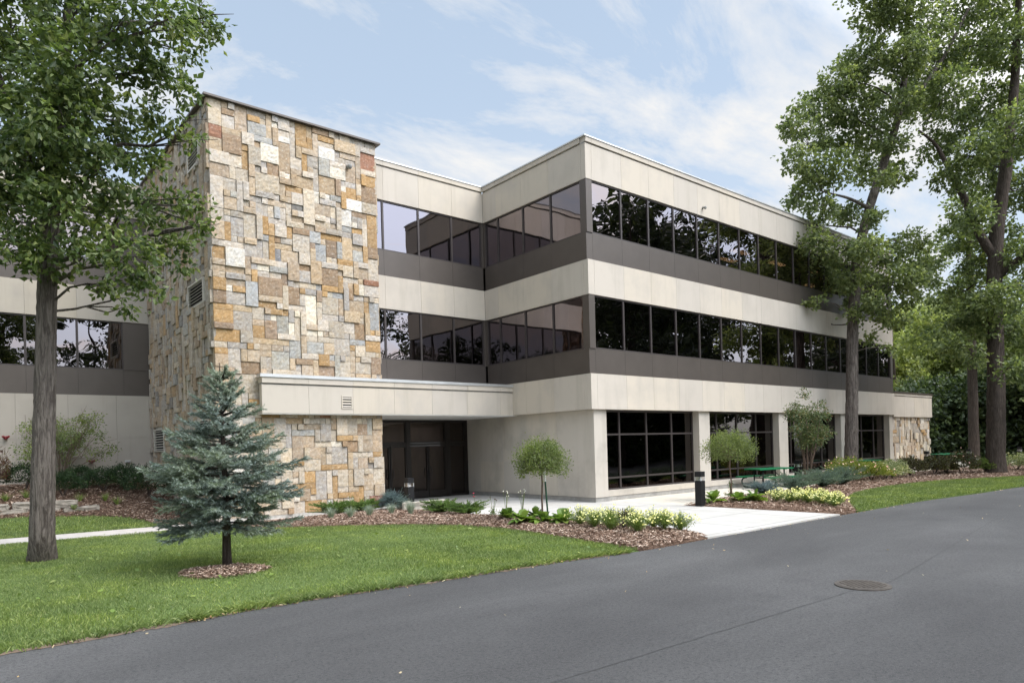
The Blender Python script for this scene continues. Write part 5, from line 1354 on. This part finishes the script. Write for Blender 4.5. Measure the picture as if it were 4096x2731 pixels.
# ================================================================== STREET FURNITURE
gR = 'stones of the low edging in the left bed'
for x0, x1, y, tier, lab in ((-15.6, -14.55, 8.52, 1, 'upper edging stone at the left edge of the picture'), (-14.5, -13.62, 8.46, 1, 'long upper edging stone half hidden by the shaggy trunk'), (-13.75, -12.95, 8.40, 1, 'upper edging stone just right of the shaggy trunk'),
                             (-15.4, -14.15, 8.26, 0, 'lower edging stone at the left edge of the picture'), (-14.1, -13.4, 8.24, 0, 'lower edging stone behind the shaggy trunk'), (-13.35, -12.45, 8.10, 0, 'thin lower edging stone ending the low wall')):
    h = .21 if tier else .16
    z = .50 if tier else .36
    rock(lab, ((x0 + x1) / 2, y, z + h / 2 - .04), x1 - x0 - .03, .36, h, rng.normal(0, .03), gR, 'edgestone', 'edging_stone', 'stone')

def bollard(loc, label, rot=.0):
    r = thing('bollard_light', label, 'bollard', loc, rot, 'black bollard lights')
    mb = MB(); mb.box(-.105, .105, -.105, .105, -.06, .715); mb.box(-.09, .09, -.09, .09, .715, .72); mb.build('post', M['black'], r)
    mb = MB(); mb.box(-.105, .105, -.105, .105, .835, .985); mb.build('cap', M['black'], r)
    mb = MB()
    for x in (-.098, .098):
        for y in (-.098, .098): mb.box(x - .006, x + .006, y - .006, y + .006, .715, .835)
    o = mb.build('lens_corner', M['glasslens'], r)
    mb = MB(); mb.lathe([(.085, .722), (.07, .735), (.04, .79), (.03, .834)], 18); mb.build('reflector', M['steel'], r, True)
    mb = MB()
    for s in (-1, 1): mb.box(s * .1, s * .102, -.09, .09, .722, .834); mb.box(-.09, .09, s * .1, s * .102, .722, .834)
    mb.build('lens', M['lens'], r)
m, nt, bs, out = nodes('bollard lens'); nt.nodes.remove(bs)
t = nt.nodes.new('ShaderNodeBsdfTransparent'); gl = nt.nodes.new('ShaderNodeBsdfGlossy'); gl.inputs['Roughness'].default_value = .1
mx = nt.nodes.new('ShaderNodeMixShader'); mx.inputs[0].default_value = .18
nt.links.new(t.outputs[0], mx.inputs[1]); nt.links.new(gl.outputs[0], mx.inputs[2]); nt.links.new(mx.outputs[0], out.inputs['Surface']); M['lens'] = m
q = at(941, 1162, 20.6)
bollard((q[0], q[1], .03), 'black bollard light in front of the glass entrance doors', .03)
q = on(1609, 1160, 2, .02); bollard((q[0], q[1], .02), 'black bollard light at the tip of the right bed by the plaza', .03)
q = at(1834, 1108, 27.2); bollard((q[0], q[1], .03), 'black bollard light beside the many stemmed small tree', 0)
q = at(2129, 1072, 37.0); bollard((q[0], q[1], .0), 'black bollard light against the pavilion stone corner', 0)
q = at(2226, 1066, 40.0); bollard((q[0], q[1], .0), 'black bollard light just left of the slim brown trunk', 0)
q = at(2343, 1060, 42.0); bollard((q[0], q[1], .0), 'black bollard light at the right edge in the shade', 0)

def table(loc, rot, label):
    r = thing('picnic_table', label, 'picnic table', loc, rot, 'green picnic tables')
    def slab(name, y, z, w, L=1.83):
        mb = MB(); mb.box(-L / 2, L / 2, y - w / 2, y + w / 2, z - .035, z)
        mb.box(-L / 2 - .012, L / 2 + .012, y - w / 2 - .012, y - w / 2 - .001, z - .05, z + .004); mb.box(-L / 2 - .012, L / 2 + .012, y + w / 2 + .001, y + w / 2 + .012, z - .05, z + .004)
        return mb.build(name, M['green'], r)
    slab('tabletop', 0, .76, .76); slab('bench', -.70, .45, .26); slab('bench', .70, .45, .26)
    for x in (-.58, .58):
        mb = MB(); pts = [(x, -.60, .40), (x, -.78, .36), (x, -.86, .24), (x, -.80, .10), (x, -.66, .03), (x, 0, .028), (x, .66, .03), (x, .80, .10), (x, .86, .24), (x, .78, .36), (x, .60, .40)]
        mb.tube(smooth_line_3(pts), .028, 10)
        for s in (-1, 1): mb.tube([(x, s * .22, .03), (x, s * .22, .72)], .028, 10)
        mb.tube([(x, -.22, .40), (x, .22, .40)], .022, 8)
        mb.tube([(x, -.34, .715), (x, .34, .715)], .022, 8)
        mb.build('leg_frame', M['black'], r, True)
    for s in (-1, 1): mb = MB(); mb.tube([(s * .58, 0, .40), (s * .2, 0, .715)], .014); mb.build('brace', M['black'], r)
def smooth_line_3(pts, k=5):
    pts = np.array(pts, float); out = []; P = np.vstack([2 * pts[0] - pts[1], pts, 2 * pts[-1] - pts[-2]])
    for i in range(1, len(P) - 2):
        for t in np.linspace(0, 1, k, endpoint=False):
            a, b, c, d = P[i - 1:i + 3]; out.append(.5 * (2 * b + (c - a) * t + (2 * a - 5 * b + 4 * c - d) * t * t + (3 * b - a - 3 * c + d) * t ** 3))
    return out + [pts[-1]]
table((8.9, -.95, .0), math.radians(-12), 'green picnic table on the tan pavers before the second large window')
q = at(1998, 1074, 32.5); table((q[0], q[1] + .3, .0), math.radians(-10), 'green picnic table by the last large window, half hidden by shrubs')
q = at(2176, 1066, 39.5); table((q[0], q[1], .0), math.radians(-15), 'green picnic table past the pavilion corner near the woods')

r = thing('tree_stake', 'green metal stake with a pale top beside the little ball tree', 'stake', FB(-4.5, -2.72))
mb = MB(); mb.tube([(0, 0, -.1), (-.045, .03, .92)], .022, 8); mb.build('post', M['stakegreen'], r)
mb = MB(); mb.tube([(-.045, .03, .921), (-.058, .038, 1.18)], .024, 8); mb.build('sleeve', M['white'], r)
q = at(2245, 1072, 33.0); r = thing('plant_sign', 'small blank white sign among the far shrubs', 'sign', (q[0], q[1], 0), .6)
mb = MB(); mb.box(-.28, .28, -.012, .012, .42, .66); mb.build('board', M['white'], r)
mb = MB(); mb.box(-.2, -.17, .013, .03, 0, .6); mb.box(.17, .2, .013, .03, 0, .6); mb.build('legs', M['black'], r)

mh = on(1982, 1344, 2, -.035)
r = thing('manhole_cover', 'round cast iron manhole cover set in the asphalt', 'manhole cover', (mh[0], mh[1], -.035))
mb = MB(); mb.lathe([(.335, -.02), (.335, .012), (.32, .014)], 48)
for ang in np.linspace(0, 2 * math.pi, 60, endpoint=False): pass
mb.build('frame', M['iron'], r)
mb = MB(); mb.lathe([(.30, .0145), (.305, .017), (.29, .020)], 48)
for i in range(-5, 6):
    for j in range(-5, 6):
        x, y = i * .05 + (.025 if j % 2 else 0), j * .05
        if math.hypot(x, y) < .265: mb.box(x - .017, x + .017, y - .012, y + .012, .0195, .027)
mb.build('lid', M['iron'], r)

# ================================================================== LIGHT, SKY, CAMERA
w = bpy.data.worlds.new('World'); S.world = w; w.use_nodes = True
nt = w.node_tree; bg = nt.nodes['Background']
SUN_EL, SUN_AZ = math.radians(52), math.radians(150)     # azimuth measured from +Y towards +X
sky = nt.nodes.new('ShaderNodeTexSky'); sky.sky_type = 'NISHITA'; sky.sun_disc = False
sky.sun_elevation = SUN_EL; sky.sun_rotation = SUN_AZ; sky.air_density = 1.0; sky.dust_density = 1.5; sky.ozone_density = 1.5
tc = nt.nodes.new('ShaderNodeTexCoord')
sep = nt.nodes.new('ShaderNodeSeparateXYZ'); nt.links.new(tc.outputs['Generated'], sep.inputs[0])
def mth(op, a, b=None, c=None):
    n = nt.nodes.new('ShaderNodeMath'); n.operation = op
    for i, v in enumerate((a, b, c)):
        if v is None: continue
        if isinstance(v, (int, float)): n.inputs[i].default_value = v
        else: nt.links.new(v, n.inputs[i])
    return n.outputs[0]
zz = mth('MAXIMUM', mth('ADD', sep.outputs['Z'], .22), .05)
cmb = nt.nodes.new('ShaderNodeCombineXYZ')
nt.links.new(mth('DIVIDE', sep.outputs['X'], zz), cmb.inputs[0]); nt.links.new(mth('DIVIDE', sep.outputs['Y'], zz), cmb.inputs[1])
mp = nt.nodes.new('ShaderNodeMapping'); mp.inputs['Scale'].default_value = (1.0, 1.9, 1); mp.inputs['Rotation'].default_value = (0, 0, .9); mp.inputs['Location'].default_value = (3.1, 1.4, 0)
nt.links.new(cmb.outputs[0], mp.inputs[0])
n1 = noise(nt, 1.7, 10, .64, mp.outputs[0], .35)
n2 = noise(nt, .55, 3, .5, mp.outputs[0])
cov = mth('ADD', mth('MULTIPLY', n1.outputs['Fac'], .75), mth('MULTIPLY', n2.outputs['Fac'], .4))
cl_ = ramp(nt, cov, [(.505, (0, 0, 0)), (.565, (.45, .45, .45)), (.67, (1, 1, 1))])
hz_ = ramp(nt, sep.outputs['Z'], [(0, (1, 1, 1)), (.45, (.25, .25, .25)), (.8, (0, 0, 0))])
fac = mth('MAXIMUM', cl_.outputs['Color'], mth('MULTIPLY', hz_.outputs['Color'], .5))
veil = mixc(nt, sky.outputs[0], (2.35, 2.95, 3.6), .66)
col = mixc(nt, veil, (3.9, 3.9, 3.9), fac)
# glow added to the sky round the sun, mainly as soft fill light
dt = nt.nodes.new('ShaderNodeVectorMath'); dt.operation = 'DOT_PRODUCT'; nt.links.new(tc.outputs['Generated'], dt.inputs[0])
dt.inputs[1].default_value = (math.sin(SUN_AZ) * math.cos(SUN_EL), math.cos(SUN_AZ) * math.cos(SUN_EL), math.sin(SUN_EL))
gl_ = ramp(nt, dt.outputs['Value'], [(.42, (0, 0, 0)), (.95, (1, 1, 1))])
boost = mth('MULTIPLY_ADD', gl_.outputs['Color'], 3.6, 1.0)
vm = nt.nodes.new('ShaderNodeVectorMath'); vm.operation = 'SCALE'; nt.links.new(col, vm.inputs[0]); nt.links.new(boost, vm.inputs['Scale'])
col = vm.outputs[0]
nt.links.new(col, bg.inputs['Color']); bg.inputs['Strength'].default_value = .12

sd = bpy.data.lights.new('sun', 'SUN'); sd.energy = 1.2; sd.angle = math.radians(30); sd.color = (1, .96, .9)
so = bpy.data.objects.new('sun', sd); link(so)
dv = Vector((math.sin(SUN_AZ) * math.cos(SUN_EL), math.cos(SUN_AZ) * math.cos(SUN_EL), math.sin(SUN_EL)))
so.rotation_euler = dv.to_track_quat('Z', 'Y').to_euler(); so.location = (0, -20, 40)

cd = bpy.data.cameras.new('camera'); co = bpy.data.objects.new('camera', cd); link(co)
R = Matrix([(RT[i], UP[i], -FW[i]) for i in range(3)])
co.matrix_world = Matrix.Translation(Vector(CAM)) @ R.to_4x4()
cd.sensor_fit = 'HORIZONTAL'; cd.sensor_width = 36; cd.lens = FOC / 4096 * 36
cd.shift_x = 0.0; cd.shift_y = (CY - 1365.5) / 4096
cd.clip_start = .1; cd.clip_end = 2000
S.camera = co

S.view_settings.view_transform = 'Standard'; S.view_settings.look = 'None'
S.view_settings.exposure = 0.98; S.view_settings.gamma = 1.0
S.cycles.max_bounces = 8; S.cycles.transparent_max_bounces = 12; S.cycles.diffuse_bounces = 3; S.cycles.glossy_bounces = 4
S.cycles.use_denoising = True
